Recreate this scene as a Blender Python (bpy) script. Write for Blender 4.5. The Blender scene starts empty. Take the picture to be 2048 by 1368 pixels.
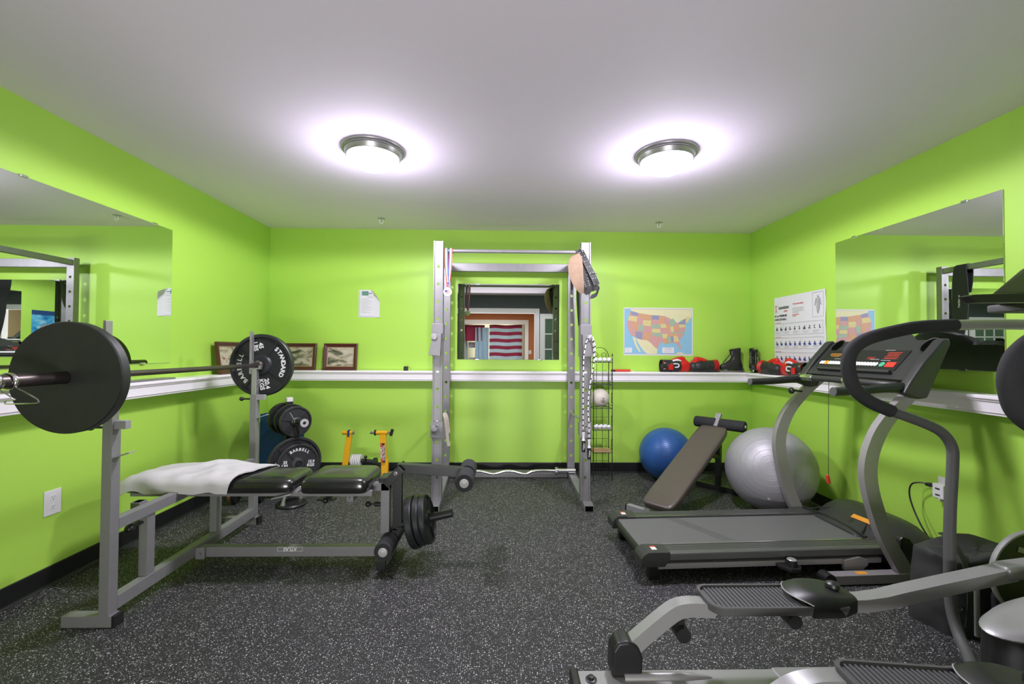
import bpy, bmesh, math, random
from mathutils import Vector, Matrix, noise
random.seed(7)
SC = bpy.context.scene
COL = SC.collection
PI = math.pi
# ------------------------------------------------------------------ room size (metres)
D, L, R, H, YB = 4.379, 2.338, 2.534, 2.44, -0.86
# ------------------------------------------------------------------ camera
def cam_basis(yaw, pitch, roll):
    f = Vector((math.sin(yaw)*math.cos(pitch), math.cos(yaw)*math.cos(pitch), math.sin(pitch)))
    r = Vector((math.cos(yaw), -math.sin(yaw), 0)); u = r.cross(f)
    r2 = r*math.cos(roll)+u*math.sin(roll); u2 = -r*math.sin(roll)+u*math.cos(roll)
    return r2, u2, f
r_, u_, f_ = cam_basis(0.0212, 0.0179, 0.0060)
cd = bpy.data.cameras.new('camera'); cam = bpy.data.objects.new('camera', cd); COL.objects.link(cam)
cd.sensor_width = 36; cd.lens = 866.86/2048*36; cd.clip_start = .02
M = Matrix((r_, u_, -f_)).transposed().to_4x4(); M.translation = (0, 0, 1.232); cam.matrix_world = M
SC.camera = cam
# ------------------------------------------------------------------ world, lamps, exposure
w = bpy.data.worlds.new('world'); SC.world = w; w.use_nodes = True
w.node_tree.nodes['Background'].inputs[0].default_value = (.75, .85, 1, 1)
w.node_tree.nodes['Background'].inputs[1].default_value = .5
SC.view_settings.view_transform = 'Standard'; SC.view_settings.look = 'None'
SC.view_settings.exposure = 0.68; SC.view_settings.gamma = 1.0; SC.view_settings.use_curve_mapping = False
SC.cycles.max_bounces = 14; SC.cycles.diffuse_bounces = 8; SC.cycles.glossy_bounces = 8
SC.cycles.sample_clamp_indirect = 6; SC.cycles.caustics_reflective = False
LAMP_STRENGTH = 16.0
LAMP_COLOR = (1.0, .96, 1.09)
def area(name, loc, rot, sx, sy, watts, col):
    ld = bpy.data.lights.new(name, 'AREA'); ld.shape = 'RECTANGLE'; ld.size = sx; ld.size_y = sy; ld.energy = watts; ld.color = col
    o = bpy.data.objects.new(name, ld); COL.objects.link(o); o.location = loc; o.rotation_euler = rot; return o
for lx, ly in ((-.793, 2.628), (.995, 2.621)):        # the bulbs of the two ceiling lamps
    ld = bpy.data.lights.new('ceiling_bulb', 'POINT'); ld.energy = 8; ld.shadow_soft_size = .085; ld.color = LAMP_COLOR
    o = bpy.data.objects.new('ceiling_bulb', ld); COL.objects.link(o); o.location = (lx, ly, 2.27)
    sd = bpy.data.lights.new('ceiling_bulb_down', 'SPOT'); sd.energy = 51; sd.shadow_soft_size = .10; sd.color = LAMP_COLOR; sd.spot_size = math.radians(179.5); sd.spot_blend = .10
    o = bpy.data.objects.new('ceiling_bulb_down', sd); COL.objects.link(o); o.location = (lx, ly, 2.27)
# the next room's ceiling light and window light, seen through the doorway and in the mirrors, plus an added fill
area('hall_ceiling_light', (-.3, -2.8, 2.40), (0, 0, 0), 1.6, 1.6, 30, (1, .95, .88))
area('hall_fill_light', (-.2, -2.6, .30), (math.radians(120), 0, 0), 1.7, .5, 74, (1, 1.0, 1.0))  # unseen low lamp, added to throw fill up through the doorway
area('hall_window_light', (-.3, -5.9, 1.5), (PI/2, 0, PI), 1.6, 1.6, 14, (.75, .88, 1))

# ------------------------------------------------------------------ materials
def mat(name, col, rough=.5, metal=0.0, var=.06, scale=20, bump=0.0, bscale=200, spec=None, coat=0, emit=None, es=0, sheen=0):
    m = bpy.data.materials.new(name); m.use_nodes = True; nt = m.node_tree; n = nt.nodes; l = nt.links
    b = n['Principled BSDF']; b.inputs['Roughness'].default_value = rough; b.inputs['Metallic'].default_value = metal
    if spec is not None: b.inputs['Specular IOR Level'].default_value = spec
    if coat: b.inputs['Coat Weight'].default_value = coat; b.inputs['Coat Roughness'].default_value = .12
    if sheen: b.inputs['Sheen Weight'].default_value = sheen
    tc = n.new('ShaderNodeTexCoord'); nz = n.new('ShaderNodeTexNoise'); nz.inputs['Scale'].default_value = scale; nz.inputs['Detail'].default_value = 4
    l.new(tc.outputs['Object'], nz.inputs['Vector'])
    mr = n.new('ShaderNodeMapRange'); mr.inputs[3].default_value = 1-var; mr.inputs[4].default_value = 1+var; l.new(nz.outputs['Fac'], mr.inputs[0])
    vm = n.new('ShaderNodeVectorMath'); vm.operation = 'SCALE'; vm.inputs[0].default_value = col[:3]; l.new(mr.outputs[0], vm.inputs['Scale'])
    l.new(vm.outputs[0], b.inputs['Base Color'])
    if bump:
        n2 = n.new('ShaderNodeTexNoise'); n2.inputs['Scale'].default_value = bscale; n2.inputs['Detail'].default_value = 3; l.new(tc.outputs['Object'], n2.inputs['Vector'])
        bp = n.new('ShaderNodeBump'); bp.inputs['Strength'].default_value = bump; bp.inputs['Distance'].default_value = .002
        l.new(n2.outputs['Fac'], bp.inputs['Height']); l.new(bp.outputs[0], b.inputs['Normal'])
    if emit: b.inputs['Emission Color'].default_value = (*emit, 1); b.inputs['Emission Strength'].default_value = es
    return m
def g(v): return (v, v, v)
MT = {}
MT['wall'] = mat('green_paint', (.415, .69, .095), .42, var=.012, scale=1.3, bump=.10, bscale=140, spec=.35)
MT['ceiling'] = mat('ceiling_paint', (.90, .785, .99), .8, var=.03, scale=1.2, bump=.12, bscale=60)
MT['slate'] = mat('slate_paint', (.075, .085, .10), .6)
MT['orange_wall'] = mat('orange_paint', (.50, .16, .05), .6)
MT['beige_wall'] = mat('beige_paint', (.62, .50, .30), .6)
MT['hall_ceiling'] = mat('hall_ceiling_paint', (.7, .7, .7), .8)
MT['hall_floor'] = mat('hall_floor', (.25, .17, .1), .5)
MT['trim'] = mat('white_trim', (.94, .89, .95), .35, var=.02)
MT['base'] = mat('black_cove_base', (.012, .012, .014), .45, var=.1)
MT['white'] = mat('white_plastic', (.78, .76, .78), .4, var=.02)
MT['paper'] = mat('paper', (.72, .70, .75), .6, var=.02)
MT['greypaint'] = mat('grey_steel_paint', (.24, .234, .245), .42, .25, var=.08, scale=30)
MT['lightgrey'] = mat('light_grey_paint', (.33, .32, .34), .42, .2, var=.05)
MT['rack'] = mat('rack_steel', (.25, .243, .255), .42, .40, var=.12, scale=18)
MT['bore'] = mat('tube_inside', (.05, .05, .05), .7)
MT['caps'] = mat('pale_grey_plastic', (.42, .41, .42), .5)
MT['nickel'] = mat('brushed_nickel', (.42, .41, .42), .38, .8, var=.05)
MT['chrome'] = mat('chrome', (.75, .74, .76), .16, 1, var=.03)
MT['bar'] = mat('worn_bar_steel', (.115, .095, .09), .36, .8, var=.2, scale=40)
MT['black'] = mat('black_plastic', (.015, .015, .016), .38, var=.1)
MT['softblack'] = mat('black_foam', (.022, .022, .026), .85, var=.15, scale=80, bump=.25, bscale=500)
MT['iron'] = mat('black_iron', (.022, .023, .026), .42, .3, var=.25, scale=35, bump=.15, bscale=180)
MT['matteiron'] = mat('dull_plate_back', (.020, .021, .020), .5, .1, var=.35, scale=14, bump=.1)
MT['greyiron'] = mat('grey_iron', (.05, .05, .055), .42, .4, var=.2, scale=35)
MT['vinyl'] = mat('black_vinyl', (.012, .013, .012), .27, var=.1, coat=.5)
MT['brownvinyl'] = mat('brown_vinyl', (.095, .078, .066), .38, var=.06)
MT['towel'] = mat('white_terry', (.60, .585, .59), .95, var=.06, scale=60, bump=.6, bscale=700)
MT['yellow'] = mat('yellow_paint', (.85, .43, .012), .35, var=.03)
MT['red'] = mat('red_vinyl', (.62, .012, .012), .38, var=.08)
MT['redp'] = mat('red_plastic', (.7, .05, .03), .4)
MT['redled'] = mat('red_print', (.8, .06, .03), .5)
MT['orange'] = mat('orange_print', (.85, .35, .03), .5)
MT['green'] = mat('green_button', (.08, .45, .25), .4)
MT['blue'] = mat('blue_vinyl', (.018, .10, .42), .33, var=.05)
MT['navy'] = mat('navy_mat', (.006, .05, .17), .55, var=.08)
MT['suede'] = mat('suede', (.40, .27, .19), .85, var=.2, scale=25, bump=.3)
MT['leather'] = mat('black_leather', (.022, .021, .023), .45, var=.1, bump=.3, bscale=300)
MT['strap'] = mat('cream_canvas', (.62, .55, .47), .85, var=.06, bump=.3)
MT['wood'] = mat('pale_wood', (.50, .30, .16), .5, var=.12, scale=12)
MT['frame'] = mat('dark_mahogany', (.085, .022, .018), .3, var=.2, scale=15)
MT['mount'] = mat('gold_slip', (.35, .26, .14), .4)
MT['treadgrey'] = mat('treadmill_dark', (.034, .034, .034), .42, var=.05)
MT['belt'] = mat('treadmill_belt', (.125, .124, .125), .55, var=.06, scale=60, bump=.2, bscale=600)
MT['silverpaint'] = mat('silver_grey_paint', (.36, .34, .35), .38, .35, var=.04)
MT['railgrey'] = mat('rail_grey', (.13, .13, .13), .35, .4, var=.05)
MT['elgrey'] = mat('elliptical_grey', (.34, .335, .34), .36, .35, var=.05)
MT['rubber'] = mat('grey_rubber', (.09, .09, .092), .6, var=.08)
MT['bagcloth'] = mat('black_nylon', (.028, .028, .029), .7, var=.2, scale=30, bump=.4, bscale=700)
MT['gold'] = mat('medal_white', (.75, .73, .75), .4)
MT['ballcream'] = mat('cream_ball', (.62, .56, .49), .5, var=.04)
MT['wire'] = mat('dark_wire', (.035, .04, .035), .45, .6)
MT['copper'] = mat('copper', (.6, .3, .15), .4, .8)
MT['skyblue'] = mat('map_water', (.25, .50, .68), .6, var=.04)
MT['creamp'] = mat('map_cream', (.72, .67, .42), .6, var=.05)
for k, c in dict(pink=(.60, .32, .31), orange=(.62, .34, .19), yellow=(.66, .56, .25), green=(.34, .45, .34), purple=(.28, .28, .42)).items():
    MT['m'+k] = mat('map_'+k, c, .6, var=.08, scale=160)
MT['ink'] = mat('ink', (.04, .04, .05), .6)
MT['greyink'] = mat('grey_ink', (.42, .41, .44), .6)
MT['blueink'] = mat('blue_ink', (.03, .06, .30), .6)
MT['redink'] = mat('red_ink', (.60, .05, .06), .6)
MT['tealink'] = mat('teal_ink', (.12, .25, .20), .6)
MT['flagblue'] = mat('flag_pale', (.45, .62, .78), .7)
MT['flagred'] = mat('flag_red', (.28, .012, .06), .7)
MT['darkroom'] = mat('dark_cloth', (.03, .012, .03), .8)
MT['glass'] = mat('door_glass', (.10, .16, .12), .05, 0, var=.02)

MT['well'] = mat('hollow_shade_black', (.004, .004, .004), .9, spec=0)  # flat black painted in for the shade inside cup wells and open tube ends
def mirror_mat():
    m = mat('mirror_silver', (.86, .90, .87), .004, 1, var=0.0)
    return m
MT['mirror'] = mirror_mat()

def floor_mat():
    m = bpy.data.materials.new('speckled_rubber'); m.use_nodes = True; nt = m.node_tree; n = nt.nodes; l = nt.links
    b = n['Principled BSDF']; b.inputs['Roughness'].default_value = .55; b.inputs['Specular IOR Level'].default_value = .3
    tc = n.new('ShaderNodeTexCoord')
    dn = n.new('ShaderNodeTexNoise'); dn.inputs['Scale'].default_value = 160; l.new(tc.outputs['Object'], dn.inputs['Vector'])
    ad = n.new('ShaderNodeVectorMath'); ad.operation = 'MULTIPLY_ADD'; ad.inputs[1].default_value = (.005, .005, 0)
    l.new(dn.outputs['Color'], ad.inputs[0]); l.new(tc.outputs['Object'], ad.inputs[2])
    out = None
    for sc, rad, th in ((112, .31, .52), (220, .30, .62)):
        v = n.new('ShaderNodeTexVoronoi'); v.voronoi_dimensions = '2D'; v.inputs['Scale'].default_value = sc; l.new(ad.outputs[0], v.inputs['Vector'])
        sep = n.new('ShaderNodeSeparateColor'); l.new(v.outputs['Color'], sep.inputs[0])
        # size of each fleck from its cell's random value
        mr = n.new('ShaderNodeMapRange'); mr.inputs[1].default_value = th; mr.inputs[2].default_value = 1; mr.inputs[3].default_value = 0; mr.inputs[4].default_value = rad
        l.new(sep.outputs[0], mr.inputs[0])
        lt = n.new('ShaderNodeMath'); lt.operation = 'LESS_THAN'; l.new(v.outputs['Distance'], lt.inputs[0]); l.new(mr.outputs[0], lt.inputs[1])
        br = n.new('ShaderNodeMath'); br.operation = 'MULTIPLY'; l.new(lt.outputs[0], br.inputs[0])
        m2 = n.new('ShaderNodeMapRange'); m2.inputs[3].default_value = .35; m2.inputs[4].default_value = 1.0; l.new(sep.outputs[1], m2.inputs[0]); l.new(m2.outputs[0], br.inputs[1])
        if out is None: out = br
        else:
            mx = n.new('ShaderNodeMath'); mx.operation = 'MAXIMUM'; l.new(out.outputs[0], mx.inputs[0]); l.new(br.outputs[0], mx.inputs[1]); out = mx
    nz = n.new('ShaderNodeTexNoise'); nz.inputs['Scale'].default_value = 260; l.new(tc.outputs['Object'], nz.inputs['Vector'])
    base = n.new('ShaderNodeMix'); base.data_type = 'RGBA'; base.inputs[6].default_value = (.015, .0146, .0155, 1); base.inputs[7].default_value = (.036, .035, .037, 1); l.new(nz.outputs['Fac'], base.inputs[0])
    mix = n.new('ShaderNodeMix'); mix.data_type = 'RGBA'; l.new(out.outputs[0], mix.inputs[0]); l.new(base.outputs[2], mix.inputs[6]); mix.inputs[7].default_value = (.74, .72, .75, 1)
    l.new(mix.outputs[2], b.inputs['Base Color'])
    bp = n.new('ShaderNodeBump'); bp.inputs['Strength'].default_value = .25; bp.inputs['Distance'].default_value = .001; l.new(nz.outputs['Fac'], bp.inputs['Height']); l.new(bp.outputs[0], b.inputs['Normal'])
    return m
MT['floor'] = floor_mat()

MT['silverball'] = mat('silver_ball_vinyl', (.40, .39, .42), .48, .35, var=.05, scale=12, bump=.8, bscale=14)
MT['blueball'] = mat('blue_ball_vinyl', (.03, .11, .36), .36, .1, var=.05)

def photo_mat(name, cols, scale, seed):
    # blurry landscape print: bands of noise colour
    m = bpy.data.materials.new(name); m.use_nodes = True; nt = m.node_tree; n = nt.nodes; l = nt.links; b = n['Principled BSDF']; b.inputs['Roughness'].default_value = .25
    tc = n.new('ShaderNodeTexCoord'); mp = n.new('ShaderNodeMapping'); mp.inputs['Location'].default_value = (seed, seed*.7, 0); mp.inputs['Scale'].default_value = (1, 1, 2.2); l.new(tc.outputs['Object'], mp.inputs[0])
    nz = n.new('ShaderNodeTexNoise'); nz.inputs['Scale'].default_value = scale; nz.inputs['Detail'].default_value = 6; nz.inputs['Distortion'].default_value = .6; l.new(mp.outputs[0], nz.inputs['Vector'])
    cr = n.new('ShaderNodeValToRGB'); l.new(nz.outputs['Fac'], cr.inputs[0])
    e = cr.color_ramp.elements; e[0].position = .3; e[0].color = (*cols[0], 1); e[1].position = .7; e[1].color = (*cols[-1], 1)
    for i, c in enumerate(cols[1:-1]): x = e.new(.3+.4*(i+1)/(len(cols)-1)); x.color = (*c, 1)
    l.new(cr.outputs[0], b.inputs['Base Color']); return m
MT['surf1'] = photo_mat('landscape_print', [(.05, .05, .03), (.10, .10, .06), (.40, .34, .24), (.52, .47, .38), (.30, .12, .07)], 9, 1.3)
MT['swim'] = photo_mat('water_print', [(.01, .05, .2), (.03, .25, .5), (.10, .45, .65), (.5, .6, .7)], 5, 4.1)

# ------------------------------------------------------------------ mesh builder
class MB:
    def __init__(s): s.bm = bmesh.new(); s.mi = 0
    def _new(s, n0):
        s.bm.faces.ensure_lookup_table()
        for f in s.bm.faces[n0:]: f.material_index = s.mi
    def box(s, lo, hi, bev=0, segs=2, rot=None, piv=None):
        n0 = len(s.bm.faces); lo = Vector(lo); hi = Vector(hi); c = (lo+hi)/2; d = hi-lo
        t = bmesh.new(); bmesh.ops.create_cube(t, size=1)
        for v in t.verts: v.co = Vector((v.co.x*d.x, v.co.y*d.y, v.co.z*d.z))
        if bev: bmesh.ops.bevel(t, geom=list(t.edges), offset=min(bev, min(abs(x) for x in d)*.49), segments=segs, profile=.5, affect='EDGES')
        s.merge(t, Matrix.Translation(c) @ (rot.to_4x4() if rot else Matrix()))
        return s
    def merge(s, t, mtx=None):
        mp = {}
        for v in t.verts: mp[v] = s.bm.verts.new(mtx @ v.co if mtx else v.co)
        for f in t.faces:
            try: nf = s.bm.faces.new([mp[v] for v in f.verts]); nf.material_index = s.mi
            except ValueError: pass
        t.free()
    def obox(s, c, axes, size, bev=0, segs=2):
        # oriented box: centre, (x,y,z) unit axes, size
        t = bmesh.new(); bmesh.ops.create_cube(t, size=1)
        for v in t.verts: v.co = Vector((v.co.x*size[0], v.co.y*size[1], v.co.z*size[2]))
        if bev: bmesh.ops.bevel(t, geom=list(t.edges), offset=min(bev, min(size)*.49), segments=segs, profile=.5, affect='EDGES')
        m = Matrix([Vector(a).normalized() for a in axes]).transposed().to_4x4(); m.translation = Vector(c)
        s.merge(t, m); return s
    def bar(s, a, b, w, h, up=(0, 0, 1), bev=.003):
        # rectangular tube from a to b; w across, h along up
        a = Vector(a); b = Vector(b); x = (b-a).normalized(); y = Vector(up).cross(x).normalized(); z = x.cross(y)
        return s.obox((a+b)/2, (x, y, z), ((b-a).length, w, h), bev)
    def ring_loft(s, rings, cap=True, closed=True):
        vs = [[s.bm.verts.new(p) for p in r] for r in rings]; n = len(vs[0])
        for i in range(len(vs)-1):
            for j in range(n if closed else n-1):
                k = (j+1) % n
                try: f = s.bm.faces.new((vs[i][j], vs[i][k], vs[i+1][k], vs[i+1][j])); f.material_index = s.mi
                except ValueError: pass
        if cap:
            for r in (vs[0][::-1], vs[-1]):
                try: f = s.bm.faces.new(r); f.material_index = s.mi
                except ValueError: pass
        return s
    def tube(s, pts, r, n=12, smooth=0, cap=True, closed=False):
        pts = [Vector(p) for p in pts]; rs = r if isinstance(r, (list, tuple)) else [r]*len(pts)
        if smooth:
            q = []; qr = []
            for i in range(len(pts)-1):
                p0 = pts[max(i-1, 0)]; p1 = pts[i]; p2 = pts[i+1]; p3 = pts[min(i+2, len(pts)-1)]
                for k in range(smooth):
                    t = k/smooth
                    q.append(.5*((2*p1)+(p2-p0)*t+(2*p0-5*p1+4*p2-p3)*t*t+(3*p1-p0-3*p2+p3)*t**3)); qr.append(rs[i]*(1-t)+rs[i+1]*t)
            q.append(pts[-1]); qr.append(rs[-1]); pts, rs = q, qr
        tg = []
        for i in range(len(pts)):
            a = pts[max(i-1, 0)]; b = pts[min(i+1, len(pts)-1)]
            tg.append((b-a).normalized() if (b-a).length > 1e-9 else Vector((0, 0, 1)))
        ref = Vector((0, 0, 1)) if abs(tg[0].z) < .9 else Vector((1, 0, 0))
        nrm = tg[0].cross(ref).normalized(); rings = []
        for i, p in enumerate(pts):
            if i:
                ax = tg[i-1].cross(tg[i])
                if ax.length > 1e-8: nrm = Matrix.Rotation(tg[i-1].angle(tg[i]), 3, ax.normalized()) @ nrm
            bn = tg[i].cross(nrm).normalized()
            rings.append([p+rs[i]*(math.cos(2*PI*k/n)*nrm+math.sin(2*PI*k/n)*bn) for k in range(n)])
        return s.ring_loft(rings, cap)
    def cyl(s, a, b, r, n=24, r2=None): return s.tube([a, b], [r, r if r2 is None else r2], n)
    def lathe(s, prof, o, ax=(0, 0, 1), n=48, close=False):
        # prof: (radius, height along axis)
        o = Vector(o); ax = Vector(ax).normalized(); ref = Vector((0, 0, 1)) if abs(ax.z) < .9 else Vector((1, 0, 0))
        u = ax.cross(ref).normalized(); v = ax.cross(u)
        rings = []
        for r, h in prof:
            rr = max(r, 1e-5); rings.append([o+ax*h+rr*(math.cos(2*PI*k/n)*u+math.sin(2*PI*k/n)*v) for k in range(n)])
        if close: rings.append(rings[0])
        return s.ring_loft(rings, cap=not close)
    def prism(s, poly, o, ux, uy, depth, bev=0, taper=None):
        # 2D polygon in the (ux,uy) plane at o, extruded by the vector depth
        o = Vector(o); ux = Vector(ux); uy = Vector(uy); d = Vector(depth)
        t = bmesh.new(); a = [t.verts.new(o+ux*p[0]+uy*p[1]) for p in poly]; b = [t.verts.new(o+ux*p[0]+uy*p[1]+d) for p in poly]; n = len(poly)
        t.faces.new(a[::-1]); t.faces.new(b)
        for i in range(n): t.faces.new((a[i], a[(i+1) % n], b[(i+1) % n], b[i]))
        bmesh.ops.recalc_face_normals(t, faces=list(t.faces))
        if bev:
            es = [e for e in t.edges]
            bmesh.ops.bevel(t, geom=es, offset=bev, segments=2, profile=.5, affect='EDGES', clamp_overlap=True)
        s.merge(t); return s
    def quad(s, pts):
        f = s.bm.faces.new([s.bm.verts.new(Vector(p)) for p in pts]); f.material_index = s.mi; return s
    def ball(s, c, r, sc=(1, 1, 1), rot=None, n=24):
        t = bmesh.new(); bmesh.ops.create_uvsphere(t, u_segments=n, v_segments=max(6, n*2//3), radius=r)
        for v in t.verts: v.co = Vector((v.co.x*sc[0], v.co.y*sc[1], v.co.z*sc[2]))
        s.merge(t, Matrix.Translation(Vector(c)) @ (rot.to_4x4() if rot else Matrix())); return s
    def sheet(s, fn, nu, nv, th=0):
        # fn(u,v)->point, u,v in 0..1 ; optional thickness by a second layer along the normal
        P = [[Vector(fn(i/nu, j/nv)) for j in range(nv+1)] for i in range(nu+1)]
        V = [[s.bm.verts.new(p) for p in r] for r in P]
        F = []
        for i in range(nu):
            for j in range(nv):
                f = s.bm.faces.new((V[i][j], V[i+1][j], V[i+1][j+1], V[i][j+1])); f.material_index = s.mi; F.append(f)
        if th:
            s.bm.normal_update(); N = [[V[i][j].normal.copy() for j in range(nv+1)] for i in range(nu+1)]
            W = [[s.bm.verts.new(P[i][j]-N[i][j]*th) for j in range(nv+1)] for i in range(nu+1)]
            for i in range(nu):
                for j in range(nv):
                    f = s.bm.faces.new((W[i][j+1], W[i+1][j+1], W[i+1][j], W[i][j])); f.material_index = s.mi
            for i in range(nu):
                for j, fl in ((0, 1), (nv, 0)):
                    q = (V[i][j], W[i][j], W[i+1][j], V[i+1][j]); f = s.bm.faces.new(q if fl else q[::-1]); f.material_index = s.mi
            for j in range(nv):
                for i, fl in ((0, 0), (nu, 1)):
                    q = (V[i][j], W[i][j], W[i][j+1], V[i][j+1]); f = s.bm.faces.new(q if fl else q[::-1]); f.material_index = s.mi
        return s
    def text(s, body, o, ux, uy, size, ext=.0006, align='CENTER', bold=.0):
        cu = bpy.data.curves.new('t', 'FONT'); cu.body = body; cu.size = size; cu.align_x = align; cu.align_y = 'CENTER'; cu.extrude = ext; cu.offset = bold*size; cu.resolution_u = 3
        ob = bpy.data.objects.new('t', cu); COL.objects.link(ob)
        dg = bpy.context.evaluated_depsgraph_get(); me = bpy.data.meshes.new_from_object(ob.evaluated_get(dg))
        t = bmesh.new(); t.from_mesh(me); bpy.data.objects.remove(ob); bpy.data.curves.remove(cu); bpy.data.meshes.remove(me)
        ux = Vector(ux).normalized(); uy = Vector(uy).normalized(); m = Matrix((ux, uy, ux.cross(uy))).transposed().to_4x4(); m.translation = Vector(o)
        s.merge(t, m); return s
    def build(s, name, m, parent=None, local=False, ang=35, smooth=True, mods=None):
        bmesh.ops.recalc_face_normals(s.bm, faces=list(s.bm.faces)) if not getattr(s, 'keepn', False) else None
        me = bpy.data.meshes.new(name)
        inv = ROOT.get(parent.name) if parent else None
        o = bpy.data.objects.new(name, me)
        if parent:
            if inv is not None and not local: s.bm.transform(inv)
            ROOT[o.name] = inv
        elif not local:
            # origin at the base centre of the mesh
            xs = [v.co for v in s.bm.verts]
            c = Vector(((min(v.x for v in xs)+max(v.x for v in xs))/2, (min(v.y for v in xs)+max(v.y for v in xs))/2, min(v.z for v in xs)))
            s.bm.transform(Matrix.Translation(-c)); o.location = c; ROOT[o.name] = Matrix.Translation(-c)
        s.bm.to_mesh(me); s.bm.free()
        for x in (m if isinstance(m, (list, tuple)) else [m]): me.materials.append(MT[x] if isinstance(x, str) else x)
        if smooth: me.shade_smooth(); me.set_sharp_from_angle(angle=math.radians(ang))
        COL.objects.link(o)
        if smooth and ang < 55: wn = o.modifiers.new('normals', 'WEIGHTED_NORMAL'); wn.keep_sharp = True; wn.weight = 80
        if parent: o.parent = parent
        return o
ROOT = {}
def tag(o, label, cat, group=None):
    o['label'] = label; o['category'] = cat
    if group: o['group'] = group
    return o
def thing(name, label, cat, loc, rotz=0, group=None):
    o = bpy.data.objects.new(name, None); COL.objects.link(o); o.empty_display_size = .05
    o.location = loc; o.rotation_euler = (0, 0, rotz)
    ROOT[o.name] = (Matrix.Translation(Vector(loc)) @ Matrix.Rotation(rotz, 4, 'Z')).inverted()
    return tag(o, label, cat, group)
def struct(o): o['kind'] = 'structure'; return o
def dup(root, loc, rotz, label, group=None):
    r = root.copy(); COL.objects.link(r); r.location = loc; r.rotation_euler = (0, 0, rotz); r['label'] = label
    if group: r['group'] = group
    for ch in list(root.children):
        c = ch.copy(); COL.objects.link(c); c.parent = r
        for gch in ch.children:
            d_ = gch.copy(); COL.objects.link(d_); d_.parent = c
    return r
X = Vector((1, 0, 0)); Y = Vector((0, 1, 0)); Z = Vector((0, 0, 1))
# ================================================================== the room
def slab(name, lo, hi, m): return struct(MB().box(lo, hi).build(name, m, smooth=False))
T = .12
slab('floor', (-L-T, YB-T, -.1), (R+T, D+T, 0), 'floor')
slab('ceiling', (-L-T, YB-T, H), (R+T, D+T, H+.1), 'ceiling')
slab('wall_back', (-L-T, D, 0), (R+T, D+T, H), 'wall')
slab('wall_left', (-L-T, YB-T, 0), (-L, D, H), 'wall')
slab('wall_right', (R, YB-T, 0), (R+T, D, H), 'wall')
# rear wall behind the camera with a wide door opening (seen in the mirrors)
OX0, OX1, OZ = -1.14, .72, 2.06
m = MB(); m.box((-L, YB-T, 0), (OX0, YB, H)); m.box((OX1, YB-T, 0), (R, YB, H)); m.box((OX0, YB-T, OZ), (OX1, YB, H))
struct(m.build('wall_rear', 'slate', smooth=False))
# moulded shelf ledge on three walls
prof = [(0, 1.020), (.138, 1.020), (.142, 1.016), (.142, 1.004), (.139, 1.001), (.131, .999), (.131, .992), (.124, .990), (.122, .986), (.120, .975), (.117, .950), (.117, .936), (.110, .932), (.108, .922), (0, .920)]
def run_profile(name, m_, pr, side, y0=YB):
    mb = MB()
    if side == 'left': r = [[(-L+d, y0, z) for d, z in pr], [(-L+d, D-d, z) for d, z in pr]]
    if side == 'back': r = [[(-L+d, D-d, z) for d, z in pr], [(R-d, D-d, z) for d, z in pr]]
    if side == 'right': r = [[(R-d, D-d, z) for d, z in pr], [(R-d, y0, z) for d, z in pr]]
    mb.ring_loft([[Vector(p) for p in q] for q in r]); return struct(mb.build(name, m_, ang=25))
run_profile('trim_1', 'trim', prof, 'left'); run_profile('trim_2', 'trim', prof, 'back'); run_profile('trim_3', 'trim', prof, 'right')
bp_ = [(0, .100), (.004, .100), (.006, .097), (.006, .018), (.010, .008), (.020, .001), (.020, 0), (0, 0)]
for sd in ('left', 'back', 'right'): run_profile('baseboard_'+sd, 'base', bp_, sd)
# door casing and french door leaves
m = MB()
m.box((OX0-.09, YB, 0), (OX0, YB+.02, OZ+.09), .004); m.box((OX1, YB, 0), (OX1+.09, YB+.02, OZ+.09), .004); m.box((OX0, YB, OZ), (OX1, YB+.02, OZ+.09), .004)
m.box((OX0, YB-T, 0), (OX0+.015, YB, OZ)); m.box((OX1-.015, YB-T, 0), (OX1, YB, OZ)); m.box((OX0, YB-T, OZ-.015), (OX1, YB, OZ))
struct(m.build('trim_4', 'trim', smooth=False))
def french_door(name, x0, x1, y):
    m = MB(); fr = .11; m.box((x0, y, .01), (x0+fr, y+.035, 2.03)); m.box((x1-fr, y, .01), (x1, y+.035, 2.03))
    m.box((x0+fr, y, .01), (x1-fr, y+.035, .24)); m.box((x0+fr, y, 1.92), (x1-fr, y+.035, 2.03))
    for k in range(1, 3): xx = x0+fr+(x1-x0-2*fr)*k/3; m.box((xx-.012, y+.003, .24), (xx+.012, y+.032, 1.92))
    for k in range(1, 5): zz = .24+1.68*k/5; m.box((x0+fr, y+.003, zz-.012), (x1-fr, y+.032, zz+.012))
    o = struct(m.build(name, 'trim', smooth=False))
    gl = MB().box((x0+fr, y+.015, .24), (x1-fr, y+.02, 1.92)).build('door_glass', 'glass', o, smooth=False)
    m = MB(); hx = x1-.055 if x0 > 0 else x0+.055; m.cyl((hx, y+.035, 1.0), (hx, y+.075, 1.0), .011, 12); m.tube([(hx, y+.07, 1.0), (hx-.09 if x0 > 0 else hx+.09, y+.07, 1.0)], .009, 10)
    m.build('door_handle', 'nickel', o)
french_door('door_1', OX1+.10, OX1+.98, YB+.03)
french_door('door_2', OX0-.98, OX0-.10, YB+.03)
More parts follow.
